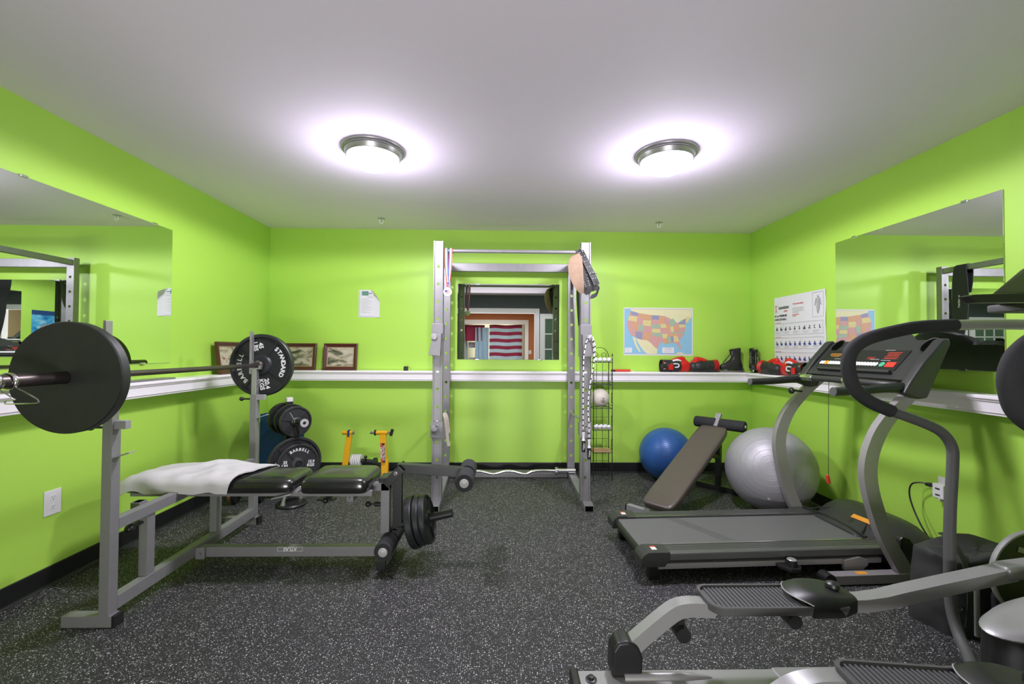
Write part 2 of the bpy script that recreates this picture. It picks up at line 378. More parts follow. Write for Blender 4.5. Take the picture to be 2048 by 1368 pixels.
# the room beyond
m = MB(); m.box((-3.2, -6.2, -.1), (3.2, YB-T, 0)); struct(m.build('floor_hall', 'hall_floor', smooth=False))
m = MB(); m.box((-3.2, -6.2, H), (3.2, YB-T, H+.1)); struct(m.build('ceiling_hall', 'hall_ceiling', smooth=False))
m = MB(); m.box((-3.2, -4.72, 0), (-1.22, -4.6, H)); m.box((.70, -4.72, 0), (3.2, -4.6, H)); m.box((-1.22, -4.72, 2.03), (.70, -4.6, H)); struct(m.build('wall_hall', 'orange_wall', smooth=False))
struct(MB().box((-3.3, -6.2, 0), (-3.2, YB, H)).build('wall_hall_left', 'beige_wall', smooth=False))
struct(MB().box((3.2, -6.2, 0), (3.3, YB, H)).build('wall_hall_right', 'beige_wall', smooth=False))
struct(MB().box((-3.3, -6.3, 0), (3.3, -6.2, H)).build('wall_hall_far', 'beige_wall', smooth=False))
m = MB(); m.box((-1.33, -4.6, 0), (-1.20, -4.57, 2.15)); m.box((.68, -4.6, 0), (.79, -4.57, 2.15)); m.box((-1.20, -4.6, 2.02), (.68, -4.57, 2.15)); struct(m.build('trim_5', 'trim', smooth=False))
# flag, cloth and shelving hanging in the far doorway
def flag():
    m = MB(); n = 13
    for k in range(n):
        m.mi = k % 2
        z0 = .60+(n-1-k)*.108
        m.sheet(lambda u, v: (-.42+1.02*u, -4.78+.02*math.sin(u*14+k*.3), z0+.108*v+.01*math.sin(u*9)), 16, 1)
    return tag(m.build('flag', ['flagred', 'flagblue', 'navy']), 'striped red and white flag hanging in the doorway of the next room', 'flag')
flag()
m = MB(); m.sheet(lambda u, v: (-.86+.42*u, -4.80+.05*math.sin(u*20+2*v), .5+1.42*v), 24, 6, .004); tag(m.build('hanging_cloth', 'flagblue'), 'pale blue cloth hanging beside the striped flag', 'cloth')
t = thing('storage_shelf', 'metal shelf with folded cloths seen in the back mirror beside the flag', 'shelf', (-1.0, -5.3, 0))
m = MB()
for x in (-1.17, -.62): m.box((x-.015, -5.5, 0), (x+.015, -5.1, 1.75))
for z in (.3, .8, 1.3, 1.74): m.box((-1.17, -5.5, z-.01), (-.62, -5.1, z+.01))
m.build('shelf_frame', 'flagblue', t)
for z in (.31, .81, 1.31):
    m = MB(); m.box((-1.10, -5.45, z), (-.70, -5.14, z+.16), .04); m.build('folded_cloth', 'suede' if z < .5 else 'paper', t)
m = MB(); m.sheet(lambda u, v: (-1.19+.62*u, -4.84+.03*math.sin(u*11), 1.50+.50*v), 16, 3, .004); tag(m.build('dark_cloth', 'flagred'), 'dark red cloth hanging at the top of the far doorway above the shelf', 'cloth')
o = MB().box((.80, -4.6, 1.10), (.88, -4.592, 1.22), .003).build('light_switch', 'white'); tag(o, 'white light switch plate on the orange wall of the next room', 'switch')

# ------------------------------------------------------------------ ceiling lamps and sprinklers
def dome_lamp(x, y, label):
    t = thing('ceiling_lamp', label, 'lamp', (x, y, H), 0, 'ceiling lamps')
    m = MB(); m.lathe([(0, 0), (.186, 0), (.186, -.008), (.182, -.013), (.174, -.016), (.174, -.020), (.168, -.022), (.165, -.030), (.160, -.044), (.156, -.050), (.150, -.050), (.150, -.010), (0, -.010)], (0, 0, 0), Z, 64); m.build('lamp_pan', 'nickel', t, local=True, ang=50)
    m = MB(); pr = [(.1495*math.cos(a), -.046-.076*math.sin(a)) for a in [i*PI/2/14 for i in range(15)]]; m.lathe(pr, (0, 0, 0), Z, 64)
    m.build('glass_dome', MT['dome'], t, local=True)
    m = MB(); m.lathe([(0, -.138), (.010, -.137), (.013, -.131), (.010, -.125), (.005, -.120), (0, -.120)], (0, 0, 0), Z, 20); m.build('finial', 'white', t, local=True)
    return t
MT['dome'] = mat('lit_frosted_glass', (.9, .9, .9), .3, var=0, emit=LAMP_COLOR, es=LAMP_STRENGTH)
a_ = dome_lamp(-.793, 2.628, 'left of the two round dome ceiling lamps with brushed metal rim')
dup(a_, (.995, 2.621, H), .6, 'right of the two round dome ceiling lamps, nearer the treadmill')
def sprinkler(x, y, label):
    t = thing('sprinkler_head', label, 'sprinkler', (x, y, H), 0, 'fire sprinklers on the ceiling')
    MB().lathe([(0, 0), (.032, 0), (.032, -.003), (.022, -.007), (.014, -.007), (0, -.007)], (0, 0, 0), Z, 24).build('escutcheon', 'nickel', t, local=True)
    m = MB(); m.tube([(-.012, 0, -.006), (-.015, 0, -.025), (-.011, 0, -.043), (0, 0, -.049), (.011, 0, -.043), (.015, 0, -.025), (.012, 0, -.006)], .0045, 8, 4); m.lathe([(0, -.048), (.013, -.049), (.013, -.052), (0, -.052)], (0, 0, 0), Z, 16); m.build('deflector', 'white', t, local=True)
    return t
a_ = sprinkler(-1.13, 4.016, 'small white sprinkler head on the ceiling left of the rack')
dup(a_, (1.465, 4.035, H), 0, 'small white sprinkler head on the ceiling right of the rack')

# ------------------------------------------------------------------ mirrors
def mirror(name, label, o, ux, w_, h_, nrm, clips):
    # o = lower corner, ux along width
    ux = Vector(ux); nrm = Vector(nrm); o = Vector(o)
    t = thing(name, label, 'mirror', tuple(o+ux*w_/2), 0, 'frameless wall mirrors')
    m = MB(); m.obox(o+ux*w_/2+Z*h_/2+nrm*.0035, (ux, nrm, Z), (w_, .005, h_), .0008, 1); m.build('mirror_glass', 'mirror', t, smooth=False)
    for u, v in clips:
        m = MB(); m.obox(o+ux*u+Z*(v*h_)+nrm*.006, (ux, nrm, Z), (.035, .012, .012), .002); m.build('mirror_clip', 'chrome', t)
    return t
mirror('wall_mirror', 'frameless mirror on the back wall behind the power rack', (-.459, D, 1.133), X, 1.028, .763, -Y, [(.2, 1), (.83, 1), (.2, 0), (.83, 0)])
mirror('wall_mirror', 'frameless mirror on the left wall above the barbell', (-L, 1.16, 1.128), Y, 1.932, .933, X, [(.98, 1), (1.775, 1), (1.7, 0), (.3, 0)])
mirror('wall_mirror', 'frameless mirror on the right wall behind the treadmill console', (R, 2.13, 1.135), Y, 1.106, .926, -X, [(.18, 1), (.93, 1), (.2, 0), (.9, 0)])

# ------------------------------------------------------------------ outlets
t = thing('wall_outlet', 'white double socket plate low on the left wall near the bench', 'outlet', (-L, 2.318, .36))
m = MB(); m.box((-L, 2.275, .362), (-L+.006, 2.361, .490), .003); m.build('plate', 'white', t)
for z in (.402, .450):
    m = MB(); m.prism([(math.cos(a)*.017*(1 if abs(math.sin(a)) < .8 else 1), max(-.0145, min(.0145, math.sin(a)*.017))) for a in [i*2*PI/20 for i in range(20)]], (-L+.006, 2.318, z), Y, Z, (.0015, 0, 0)); soc = m.build('socket', 'white', t)
    m = MB(); m.box((-L+.0075, 2.311, z), (-L+.0080, 2.3125, z+.008)); m.box((-L+.0075, 2.323, z), (-L+.0080, 2.3245, z+.007)); m.cyl((-L+.0075, 2.318, z-.007), (-L+.008, 2.318, z-.007), .0022, 8); m.build('slots', 'ink', soc)
t = thing('wall_outlet', 'white socket with plug-in adapter on the right wall above the gym bag', 'outlet', (R, 2.43, .37))
MB().box((R-.006, 2.385, .375), (R, 2.475, .515), .003).build('plate', 'white', t)
m = MB(); m.box((R-.052, 2.40, .400), (R-.006, 2.465, .480), .006); ad = m.build('adapter', 'white', t)
for z in (.42, .455): MB().box((R-.054, 2.42, z-.004), (R-.0515, 2.445, z+.004)).build('slots', 'ink', ad)
t = thing('electric_cable', 'black power cord running from the right wall socket down behind the bag', 'cord', (R-.1, 2.47, 0))
m = MB(); m.box((R-.062, 2.465, .452), (R-.028, 2.50, .472), .006); m.build('plug', 'black', t)
m = MB(); m.tube([(R-.045, 2.49, .462), (R-.06, 2.525, .462), (R-.075, 2.565, .44), (R-.08, 2.575, .38), (R-.08, 2.55, .30), (R-.085, 2.49, .21), (R-.07, 2.43, .12), (R-.06, 2.38, .02), (R-.06, 2.25, .006)], .0045, 8, 5); m.build('cable', 'black', t)
# ================================================================== wall papers
t = thing('paper_notice', 'white typed notice taped to the back wall with one corner curled over', 'notice', (-1.337, D, 1.55))
m = MB()
def npt(u, v):
    x = -1.449+.214*u; z = 1.548+.277*v; cur = max(0, (u+v)-1.55)
    return (x-.10*cur**1.3*1.2, D-.002-.012*max(0, u-.5)**2*4-.12*cur**1.1, z-.10*cur**1.3*1.2)
m.sheet(npt, 20, 24, .0006); pg = m.build('page', 'paper', t)
m = MB(); m.box((-1.418, D-.0045, 1.768), (-1.352, D-.0035, 1.812), .0005); m.build('printed_badge', 'tealink', t)
m = MB()
m.box((-1.352, D-.005, 1.787), (-1.318, D-.004, 1.793))
for x0, x1, z0, z1 in ((-1.440, -1.4385, 1.556, 1.817), (-1.440, -1.245, 1.556, 1.5575)): m.box((x0, D-.005, z0), (x1, D-.0035, z1))
m.build('blue_border', 'blueink', t)
m = MB()
for k in range(12): m.box((-1.422, D-.006, 1.735-.0128*k), (-1.422+(.06+.075*((k*7) % 5)/5), D-.005, 1.7365-.0128*k))
m.box((-1.36, D-.006, 1.750), (-1.31, D-.005, 1.754)); m.build('typed_lines', 'greyink', t)

# map of the states -------------------------------------------------
t = thing('wall_map', 'coloured paper map of the united states on the back wall', 'map', (1.587, D, 1.185))
W0, W1, Z0, Z1 = 1.229, 1.937, 1.183, 1.668
m = MB(); m.box((W0, D-.002, Z0), (W1, D-.0006, Z1)); m.build('map_sheet', 'paper', t, smooth=False)
def mp(px, py): return ((px-183)/(1037-183)*(W1-W0)+W0, Z1-(py-335)/(945-335)*(Z1-Z0))
def patch(mb, pts, lay): mb.prism([mp(*p) for p in pts], (0, D-.0020-lay*.0004, 0), X, Z, (0, -.0002, 0))
m = MB(); patch(m, [(192, 352), (1022, 352), (1022, 925), (192, 925)], 0); m.mi = 1
patch(m, [(262, 352), (1022, 352), (1018, 455), (960, 500), (940, 470), (880, 500), (830, 560), (780, 500), (690, 440), (520, 430), (370, 405), (270, 375)], 1)
patch(m, [(322, 715), (345, 730), (415, 745), (470, 752), (520, 790), (560, 835), (597, 862), (590, 925), (470, 925), (420, 880), (380, 820), (350, 770)], 1)
patch(m, [(290, 705), (322, 722), (340, 790), (372, 860), (392, 900), (378, 905), (345, 860), (320, 810), (300, 750)], 1)
patch(m, [(830, 925), (850, 905), (900, 905), (930, 925)], 1)
states = dict(
 purple=[[(268, 378), (358, 402), (356, 445), (330, 442), (275, 428)], [(525, 430), (618, 433), (615, 488), (524, 485)], [(330, 640), (412, 650), (408, 745), (345, 728), (325, 700)], [(860, 520), (905, 510), (925, 480), (945, 470), (948, 520), (940, 550), (862, 548)], [(760, 705), (800, 700), (805, 770), (770, 775)]],
 yellow=[[(245, 440), (350, 448), (342, 520), (232, 495)], [(420, 492), (520, 498), (515, 572), (415, 565)], [(532, 602), (632, 605), (632, 655), (530, 652)], [(628, 540), (700, 540), (715, 590), (640, 592)], [(752, 575), (795, 570), (800, 640), (765, 650)], [(655, 668), (725, 668), (720, 725), (665, 730)], [(795, 690), (845, 690), (868, 760), (820, 775), (800, 765)], [(862, 548), (940, 545), (945, 580), (870, 588)], [(950, 455), (985, 440), (1000, 450), (975, 520), (945, 530)]],
 pink=[[(228, 500), (290, 512), (285, 570), (330, 640), (322, 705), (270, 690), (235, 610), (222, 540)], [(350, 445), (368, 405), (385, 460), (418, 500), (412, 545), (345, 530)], [(524, 487), (615, 490), (622, 545), (525, 545)], [(430, 583), (530, 590), (525, 652), (425, 645)], [(635, 592), (708, 592), (718, 660), (640, 660)], [(470, 690), (530, 655), (560, 690), (655, 715), (660, 760), (620, 800), (597, 862), (560, 835), (520, 790), (480, 752)], [(690, 480), (745, 490), (740, 540), (695, 535)], [(845, 690), (895, 690), (900, 700), (868, 730)], [(790, 772), (860, 765), (880, 800), (892, 850), (880, 870), (858, 830), (850, 800), (800, 785)], [(870, 620), (930, 600), (935, 640), (870, 650)]],
 orange=[[(368, 405), (525, 430), (522, 498), (418, 490), (385, 460)], [(290, 512), (362, 525), (355, 620), (330, 640), (285, 570)], [(620, 433), (695, 445), (680, 480), (690, 540), (625, 540)], [(430, 648), (520, 652), (510, 752), (428, 745)], [(705, 545), (745, 545), (752, 640), (715, 650), (708, 590)], [(800, 572), (860, 560), (870, 610), (805, 630)], [(725, 668), (850, 655), (840, 688), (728, 700)], [(665, 732), (712, 728), (735, 790), (690, 800), (662, 770)]],
 green=[[(365, 548), (428, 555), (422, 640), (358, 632)], [(525, 547), (628, 548), (640, 592), (528, 600)], [(532, 655), (655, 660), (655, 712), (580, 700), (560, 688), (532, 688)], [(745, 490), (790, 470), (830, 520), (800, 570), (750, 560)], [(765, 650), (935, 640), (930, 680), (850, 655), (768, 668)], [(712, 705), (760, 705), (768, 775), (735, 790)]])
m.mi = 2; patch(m, [(268, 378), (368, 405), (525, 430), (695, 445), (745, 470), (830, 520), (862, 530), (925, 480), (985, 440), (1000, 450), (948, 520), (945, 580), (935, 640), (930, 680), (895, 700), (868, 760), (892, 850), (880, 870), (850, 800), (790, 780), (735, 792), (690, 800), (660, 765), (620, 800), (597, 862), (560, 835), (520, 790), (470, 752), (345, 730), (322, 705), (270, 690), (235, 610), (222, 540), (245, 440)], 2)
for ci, (cname, L_) in enumerate(states.items()):
    m.mi = 3+ci
    for s_ in L_: patch(m, s_, 3+ci*.7)
m.mi = 8
for x0, y0, x1, y1 in ((655, 842, 802, 915), (196, 848, 282, 912)): patch(m, [(x0, y0), (x1, y0), (x1, y1), (x0, y1)], 7)
m.mi = 9
for x0, y0, x1, y1 in ((190, 349, 1024, 351), (190, 926, 1024, 928), (190, 349, 192, 928), (1022, 349, 1024, 928), (690, 855, 770, 862), (680, 875, 780, 877), (680, 885, 760, 887), (680, 895, 785, 897), (205, 858, 250, 860), (205, 870, 262, 872), (205, 882, 258, 884), (205, 894, 262, 896)): patch(m, [(x0, y0), (x1, y0), (x1, y1), (x0, y1)], 8)
rr = random.Random(3)
for k in range(300):
    px = rr.uniform(240, 960); py = rr.uniform(400, 760); wd = rr.uniform(5, 16)
    if py > 640 and px < 320: continue
    patch(m, [(px, py), (px+wd, py), (px+wd, py+2), (px, py+2)], 8)
m.build('printed_map', ['skyblue', 'creamp', 'mpink']+['m'+c for c in states]+['paper', 'greyink'], t, smooth=False)

# exercise poster on the right wall ---------------------------------
t = thing('exercise_poster', 'white exercise ball poster with rows of small figures on the right wall', 'poster', (R, 3.67, 1.03))
PY0, PY1, PZ0, PZ1 = 3.340, 3.985, 1.022, 1.727     # far edge is PY1 (left in the photo)
def pp(u, v): return (R-.003, PY1-(PY1-PY0)*u, PZ1-(PZ1-PZ0)*v)      # u 0..1 left to right, v 0..1 downwards
m = MB(); m.sheet(lambda u, v: (R-.0022-.0018*(1+math.sin(v*17+u*3))*(.3+u), PY1-(PY1-PY0)*u, PZ0+(PZ1-PZ0)*v), 12, 26, .0005); m.build('poster_sheet', 'paper', t)
PX = R-.0085
def tx(s_, u, v, size, mname, nm, al='LEFT', b=0.02):
    p_ = pp(u, v); mb = MB(); mb.text(s_, (PX, p_[1], p_[2]), -Y, Z, size, .0003, al, b); mb.build(nm, mname, t, smooth=False)
tx('DANSKIN', .11, .145, .032, 'ink', 'brand_lettering'); tx('NOW', .22, .190, .018, 'redink', 'brand_word')
tx('65 cm PREMIUM', .02, .245, .0245, 'ink', 'title_lettering', b=.015); tx('EXERCISE BALL', .02, .292, .0245, 'ink', 'title_lettering', b=.015)
tx('Get the ball rolling!', .41, .115, .0165, 'redink', 'slogan', b=.02)
def rect(mb, u0, v0, u1, v1, d_=0): 
    a = pp(u0, v0); b = pp(u1, v1); mb.box((PX-d_-.0003, b[1], b[2]), (PX-d_, a[1], a[2]))
m = MB()   # dancer mark: three thin red strokes
for a, b in (((.035, .10), (.052, .16)), ((.052, .16), (.03, .20)), ((.045, .13), (.085, .105)), ((.05, .16), (.078, .20))):
    p_, q_ = pp(*a), pp(*b); m.tube([(PX, p_[1], p_[2]), (PX, q_[1], q_[2])], .0016, 6)
m.build('red_mark', 'redink', t)
m = MB()
for v in (.165, .185, .205, .222): rect(m, .40, v, .62 if v != .222 else .52, v+.004)
for r0, r1, cuts in ((.345, .49, (.20,)), (.53, .665, (.56,)), (.715, .845, ()), (.88, .995, ())):
    for v in (r0, r1): rect(m, .02, v, .96, v+.0025)
    for u in (.02, .958)+cuts: rect(m, u, r0, u+.0025, r1)
    for k in range(5): 
        for q in (0, 1, 2): rect(m, .04+.185*k, r0+(r1-r0)*(.72+.08*q), .04+.185*k+.13-.02*q, r0+(r1-r0)*(.72+.08*q)+.002)
for v in (.02, .30): rect(m, .78, v, .97, v+.003)
for u in (.78, .967): rect(m, u, .02, u+.003, .303)
m.build('poster_lines', 'greyink', t, smooth=False)
m = MB(); rect(m, .40, .245, .53, .252); rect(m, .40, .262, .48, .267)
for v in (.333, .517, .703, .868): rect(m, .03, v, .16, v+.004)
m.build('red_lines', 'redink', t, smooth=False)
m = MB(); mf = MB(); rr = random.Random(5)
for ri, r0 in enumerate((.36, .545, .73, .895)):
    for k in range(10):
        u = .04+.093*k; a = pp(u+.03, r0+.055)
        mf_c = rr.uniform(-.006, .006)
        m.obox((PX, a[1], a[2]-.006), (X, Y, Z), (.0006, .016+rr.uniform(-.004, .008), .008+rr.uniform(-.002, .010))); m.obox((PX, a[1]+mf_c, a[2]+.010), (X, Y, Z), (.0006, .007, .014))
        if ri: mf.lathe([(0, 0), (.011, 0), (.011, .0004), (0, .0004)], (PX-.0006, a[1]-.006, a[2]-.008), -X, 14)
m.build('small_figures', 'ink', t, smooth=False); mf.build('small_ball_pictures', 'blueink', t, smooth=False)
m = MB(); b0 = pp(.875, .10); 
m.lathe([(0, 0), (.010, 0), (.010, .0004), (0, .0004)], (PX, b0[1], b0[2]+.022), -X, 12)
m.prism([(-.022, .0), (.022, 0), (.012, -.045), (.017, -.075), (.006, -.13), (0, -.10), (-.006, -.13), (-.017, -.075), (-.012, -.045)], (PX, b0[1], b0[2]+.008), Y, Z, (-.0005, 0, 0))
for s_ in (-1, 1): m.tube([(PX, b0[1]+s_*.02, b0[2]+.004), (PX, b0[1]+s_*.033, b0[2]-.05)], .003, 6)
m.build('muscle_figure', 'greyink', t)
# blue swimming poster further along the right wall (seen in the left mirror)
t = thing('swimming_poster', 'blue poster of a swimmer on the right wall, seen in the left mirror', 'poster', (R, 1.78, 1.22))
MB().box((R-.003, 1.58, 1.22), (R-.0005, 1.98, 1.80)).build('poster_sheet', 'swim', t, smooth=False)
m = MB(); m.ball((R-.005, 1.80, 1.56), .02, (.1, 1.6, .7)); m.tube([(R-.005, 1.80, 1.56), (R-.005, 1.76, 1.60)], .006, 6); m.tube([(R-.005, 1.81, 1.56), (R-.005, 1.86, 1.53)], .006, 6); m.build('swimmer_picture', 'suede', t)
MB().box((R-.004, 1.58, 1.73), (R-.003, 1.98, 1.80)).build('dark_heading', 'navy', t, smooth=False)

# framed pictures ------------------------------------------------------
def picture(label, loc, rotz, w_, h_, lean, seed):
    t = thing('framed_picture', label, 'picture', loc, rotz, 'framed river pictures on the ledge')
    rx = Matrix.Rotation(-lean, 3, 'X')
    def lp(x, y, z): return rx @ Vector((x, y, z))
    m = MB(); fw = .035; pr = [(0, 0), (0, -.020), (.010, -.024), (.022, -.016), (fw, -.010), (fw, 0)]
    corners = [(-w_/2, 0, 1, 1), (w_/2, 0, -1, 1), (w_/2, h_, -1, -1), (-w_/2, h_, 1, -1)]
    rings = [[lp(x+sx*d, yy, z+sz*d) for d, yy in pr] for x, z, sx, sz in corners]; rings.append(rings[0]); m.ring_loft(rings, cap=False); m.build('frame', 'frame', t, local=True, ang=20)
    m = MB(); pr = [(fw-.001, -.008), (fw-.001, -.011), (fw+.006, -.009), (fw+.006, -.006)]
    rings = [[lp(x+sx*d, yy, z+sz*d) for d, yy in pr] for x, z, sx, sz in corners]; rings.append(rings[0]); m.ring_loft(rings, cap=False); m.build('slip', 'mount', t, local=True, ang=20)
    m = MB(); c = lp(0, -.006, h_/2); m.obox(c, (rx @ X, rx @ Y, rx @ Z), (w_-2*fw, .002, h_-2*fw)); m.build('print', photo_mat('landscape_print', [(.05, .06, .04), (.12, .13, .08), (.42, .36, .26), (.55, .50, .42), (.30, .13, .08)], 9, seed), t, local=True, smooth=False)
    return t
picture('dark framed river picture on the ledge, nearest the power rack', (-1.595, 4.290, 1.021), .03, .325, .262, .13, 1.3)
picture('dark framed river picture on the ledge, half hidden by the far barbell plate', (-2.005, 4.290, 1.021), .03, .345, .262, .13, 3.7)
picture('dark framed river picture standing on the left ledge against the side wall', (-2.262, 3.66, 1.021), PI/2+.0, .325, .262, .13, 6.1)
# ================================================================== weights
def plate(label, c, ax, Rr, th, lettering=None, rot=0.0, m_='iron', group='barbell plates', plain=False, ribs=4, up=Z):
    # c: centre of the plate's lettered face plane, ax: direction that face looks
    ax = Vector(ax).normalized(); c = Vector(c); t = thing('weight_plate', label, 'weight plate', tuple(c-Vector((0, 0, Rr)) if abs(ax.z) < .5 else c), 0, group)
    m = MB(); q = Rr
    if plain: pr = [(.0255, -th), (q*.96, -th), (q, -th+.004), (q, -.006), (q*.985, 0), (q*.80, .0), (q*.79, -.0006), (q*.5, -.0006), (.034, .001), (.0255, .001)]
    else: pr = [(.0255, -th), (q*.97, -th), (q, -th+.006), (q, -.006), (q-.006, 0), (q*.90, 0), (q*.865, -.012), (q*.34, -.012), (q*.29, -.002), (q*.17, .004), (.030, .004), (.0255, 0)]
    m.lathe(pr, c, ax, 72, close=True)
    ux = up.cross(ax).normalized(); uy = ax.cross(ux)
    if not plain:
        for k in range(ribs):
            a = rot+PI/4+k*2*PI/ribs; d = ux*math.cos(a)+uy*math.sin(a); s_ = ax.cross(d)
            m.obox(c+d*q*.60-ax*.008, (d, s_, ax), (q*.56, .010, .007), .002)
    b = m.build('plate_body', m_, t, ang=28)
    if lettering:
        for body, a0, kind in lettering:
            mb = MB(); size = q*.19
            if kind == 'arc':
                n = len(body); step = .21 if n < 8 else .182
                for i, chx in enumerate(body):
                    a = rot+a0-(i-(n-1)/2)*step
                    d = ux*math.cos(a)+uy*math.sin(a); e = (-ux*math.sin(a)+uy*math.cos(a))*-1
                    mb.text(chx, c+d*q*.70-ax*.0115, e, d, size, .0012, 'CENTER', .035)
            else:
                d = ux*math.cos(rot+a0)+uy*math.sin(rot+a0); tu = ux*math.cos(rot)+uy*math.sin(rot); tv = -ux*math.sin(rot)+uy*math.cos(rot)
                for j, line in enumerate(body.split('\n')):
                    mb.text(line, c+d*q*.62+tv*(size*.46*(1-2*j))-ax*.0115, tu, tv, size*1.02, .0012, 'CENTER', .035)
            mb.build('raised_lettering', 'white', t, smooth=False)
    return t
BX, BZ = -1.747, 1.110
plate('big black plate nearest the camera on the barbell, plain side showing', (BX, 1.770, BZ-.0), (0, -1, 0), .225, .044, plain=True, m_='matteiron', group='plates on the barbell')
plate('lettered black plate on the far end of the barbell by the corner', (BX, 3.166, BZ), (0, -1, 0), .225, .044, [('STANDARD', PI/2, 'arc'), ('BARBELL', -PI/2, 'arc'), ('45\nLBS', PI, 'block'), ('20.4\nKGS', 0, 'block')], rot=-math.radians(80), group='plates on the barbell')
# barbell
t = thing('barbell', 'long rusty brown barbell lying across the bench uprights', 'barbell', (BX, 2.49, BZ-.025))
MB().cyl((BX, 1.80, BZ), (BX, 3.18, BZ), .0142, 24).build('shaft', 'bar', t)
for s_, y0, y1 in ((-1, 1.800, 1.375), (1, 3.16, 3.60)):
    m = MB(); m.lathe([(0, 0), (.0245, 0), (.0245, abs(y1-y0)-.004), (.021, abs(y1-y0)), (0, abs(y1-y0))], (BX, y0, BZ), (0, s_, 0), 32)
    m.lathe([(.0142, -.045), (.022, -.045), (.024, -.030), (.034, -.022), (.034, -.004), (.0245, 0)], (BX, y0+(0.018 if s_ < 0 else -.006), BZ), (0, s_, 0), 32); m.build('sleeve', 'bar', t)
# spring collar on the near sleeve
t = thing('spring_collar', 'chrome spring collar on the near end of the barbell', 'collar', (BX, 1.55, BZ-.03))
for y0, n_ in ((1.515, 4), (1.565, 3)):
    m = MB(); P = []
    for i in range(n_*20+1): a = i/20*2*PI; P.append((BX+.0285*math.cos(a), y0+.0052*i/20, BZ+.0285*math.sin(a)))
    m.tube(P, .0024, 8); m.build('coil', 'chrome', t)
m = MB()
m.tube([(BX+.022, 1.515, BZ-.018), (BX+.060, 1.515, BZ-.040), (BX+.075, 1.520, BZ-.055), (BX+.070, 1.525, BZ-.060), (BX-.03, 1.53, BZ-.066), (BX-.035, 1.53, BZ-.056)], .0022, 8, 4)
m.tube([(BX+.015, 1.585, BZ-.024), (BX+.085, 1.580, BZ-.058), (BX+.100, 1.578, BZ-.070), (BX+.095, 1.575, BZ-.076), (BX+.0, 1.57, BZ-.080), (BX-.005, 1.57, BZ-.070)], .0022, 8, 4)
m.tube([(BX-.01, 1.50, BZ-.028), (BX-.012, 1.50, BZ-.10), (BX-.012, 1.505, BZ-.118), (BX-.10, 1.51, BZ-.135)], .0022, 8, 4)
m.build('squeeze_handle', 'chrome', t)

# ================================================================== olympic bench
t = thing('weight_bench', 'grey steel weight bench with black pads and foam rollers on the left', 'weight bench', (-1.35, 2.53, 0))
UX0, UX1 = -1.770, -1.725
def upright(y0, y1, nm):
    m = MB(); m.box((UX0, y0, .045), (UX1, y1, .905), .003); u = m.build('upright', 'greypaint', t)
    m = MB(); m.box((UX0+.005, y0+.006, .905), (UX1-.006, y1-.006, 1.093), .002); m.box((UX0-.012, y0+.006, 1.05), (UX0+.002, y1-.006, 1.352), .002)
    m.box((UX0+.0, y0+.008, 1.083), (UX1+.018, y1-.008, 1.0945), .002); m.box((UX1+.006, y0+.008, 1.09), (UX1+.018, y1-.008, 1.112), .002); m.build('bar_hook', 'nickel', u)
    m = MB()
    for k in range(2):
        z = .962+k*.055; m.cyl((UX1-.0065, (y0+y1)/2, z), (UX1-.0055, (y0+y1)/2, z), .006, 12)
    m.build('adjustment_holes', 'bore', u)
    m = MB(); m.box((UX1-.004, y0+.008, .868), (UX1+.05, y1-.008, .905), .002); m.build('safety_catch', 'lightgrey', u)
    m = MB(); m.obox((UX1+.030, (y0+y1)/2, .752), (Vector((.95, 0, .30)), Y, Vector((-.30, 0, .95))), (.080, .034, .006), .001); m.build('safety_catch', 'lightgrey', u)
    m = MB(); m.cyl((UX0, (y0+y1)/2, .874), (UX0-.055, (y0+y1)/2, .874), .006, 12); m.ball((UX0-.07, (y0+y1)/2, .874), .015); m.build('pull_knob', 'black', u)
    m = MB(); m.box((-1.930, y0, 0.0), (-1.712, y1, .050), .003); m.build('foot', 'greypaint', t)
    m = MB(); m.box((-1.712, y0-.001, .0), (-1.695, y1+.001, .051), .003); m.build('foot_cap', 'black', t)
upright(1.962, 2.008, 'n'); upright(3.082, 3.128, 'f')
MB().box((UX0, 2.008, .055), (UX1, 3.082, .115), .003).build('lower_crossbar', 'greypaint', t)
MB().box((UX0, 2.008, .412), (UX1, 3.082, .462), .003).build('upper_crossbar', 'greypaint', t)
for y in (2.175, 2.690):
    m = MB(); m.box((UX0-.005, y, .115), (UX1-.008, y+.048, .412), .002); m.build('support_post', 'greypaint', t)
m = MB(); m.box((UX0-.046, 2.172, .36), (UX0-.002, 2.222, .472), .002); so = m.build('socket_tube', 'greypaint', t)
MB().box((UX0-.041, 2.177, .470), (UX0-.007, 2.217, .4728)).build('open_top', 'well', so)
m = MB(); m.cyl((UX0+.012, 2.178, .378), (UX0+.006, 2.125, .374), .007, 12); m.ball((UX0+.004, 2.112, .372), .021); m.build('pull_knob', 'black', so)
# long floor beam with name
m = MB(); m.box((UX1-.004, 2.518, .045), (-.698, 2.563, .100), .003); bm_ = m.build('floor_beam', 'greypaint', t)
m = MB(); m.box((UX1, 2.500, .040), (UX1+.05, 2.518, .104), .003); m.cyl((UX1+.028, 2.500, .072), (UX1+.028, 2.492, .072), .008, 6); m.build('joint_plate', 'greypaint', bm_)
m = MB(); m.text('ATLAS', (-1.205, 2.5175, .088), -X, -Z, .026, .0005, 'CENTER', .03)
for x0, x1, z0, z1 in ((-1.275, -1.135, .0985, .1000), (-1.275, -1.135, .0760, .0775), (-1.2765, -1.275, .076, .100), (-1.135, -1.1335, .076, .100)): m.box((x0, 2.5170, z0), (x1, 2.5182, z1))
m.build('brand_lettering', 'white', bm_, smooth=False)
MB().box((-.697, 2.470, 0), (-.648, 2.70, .050), .003).build('foot', 'lightgrey', t)
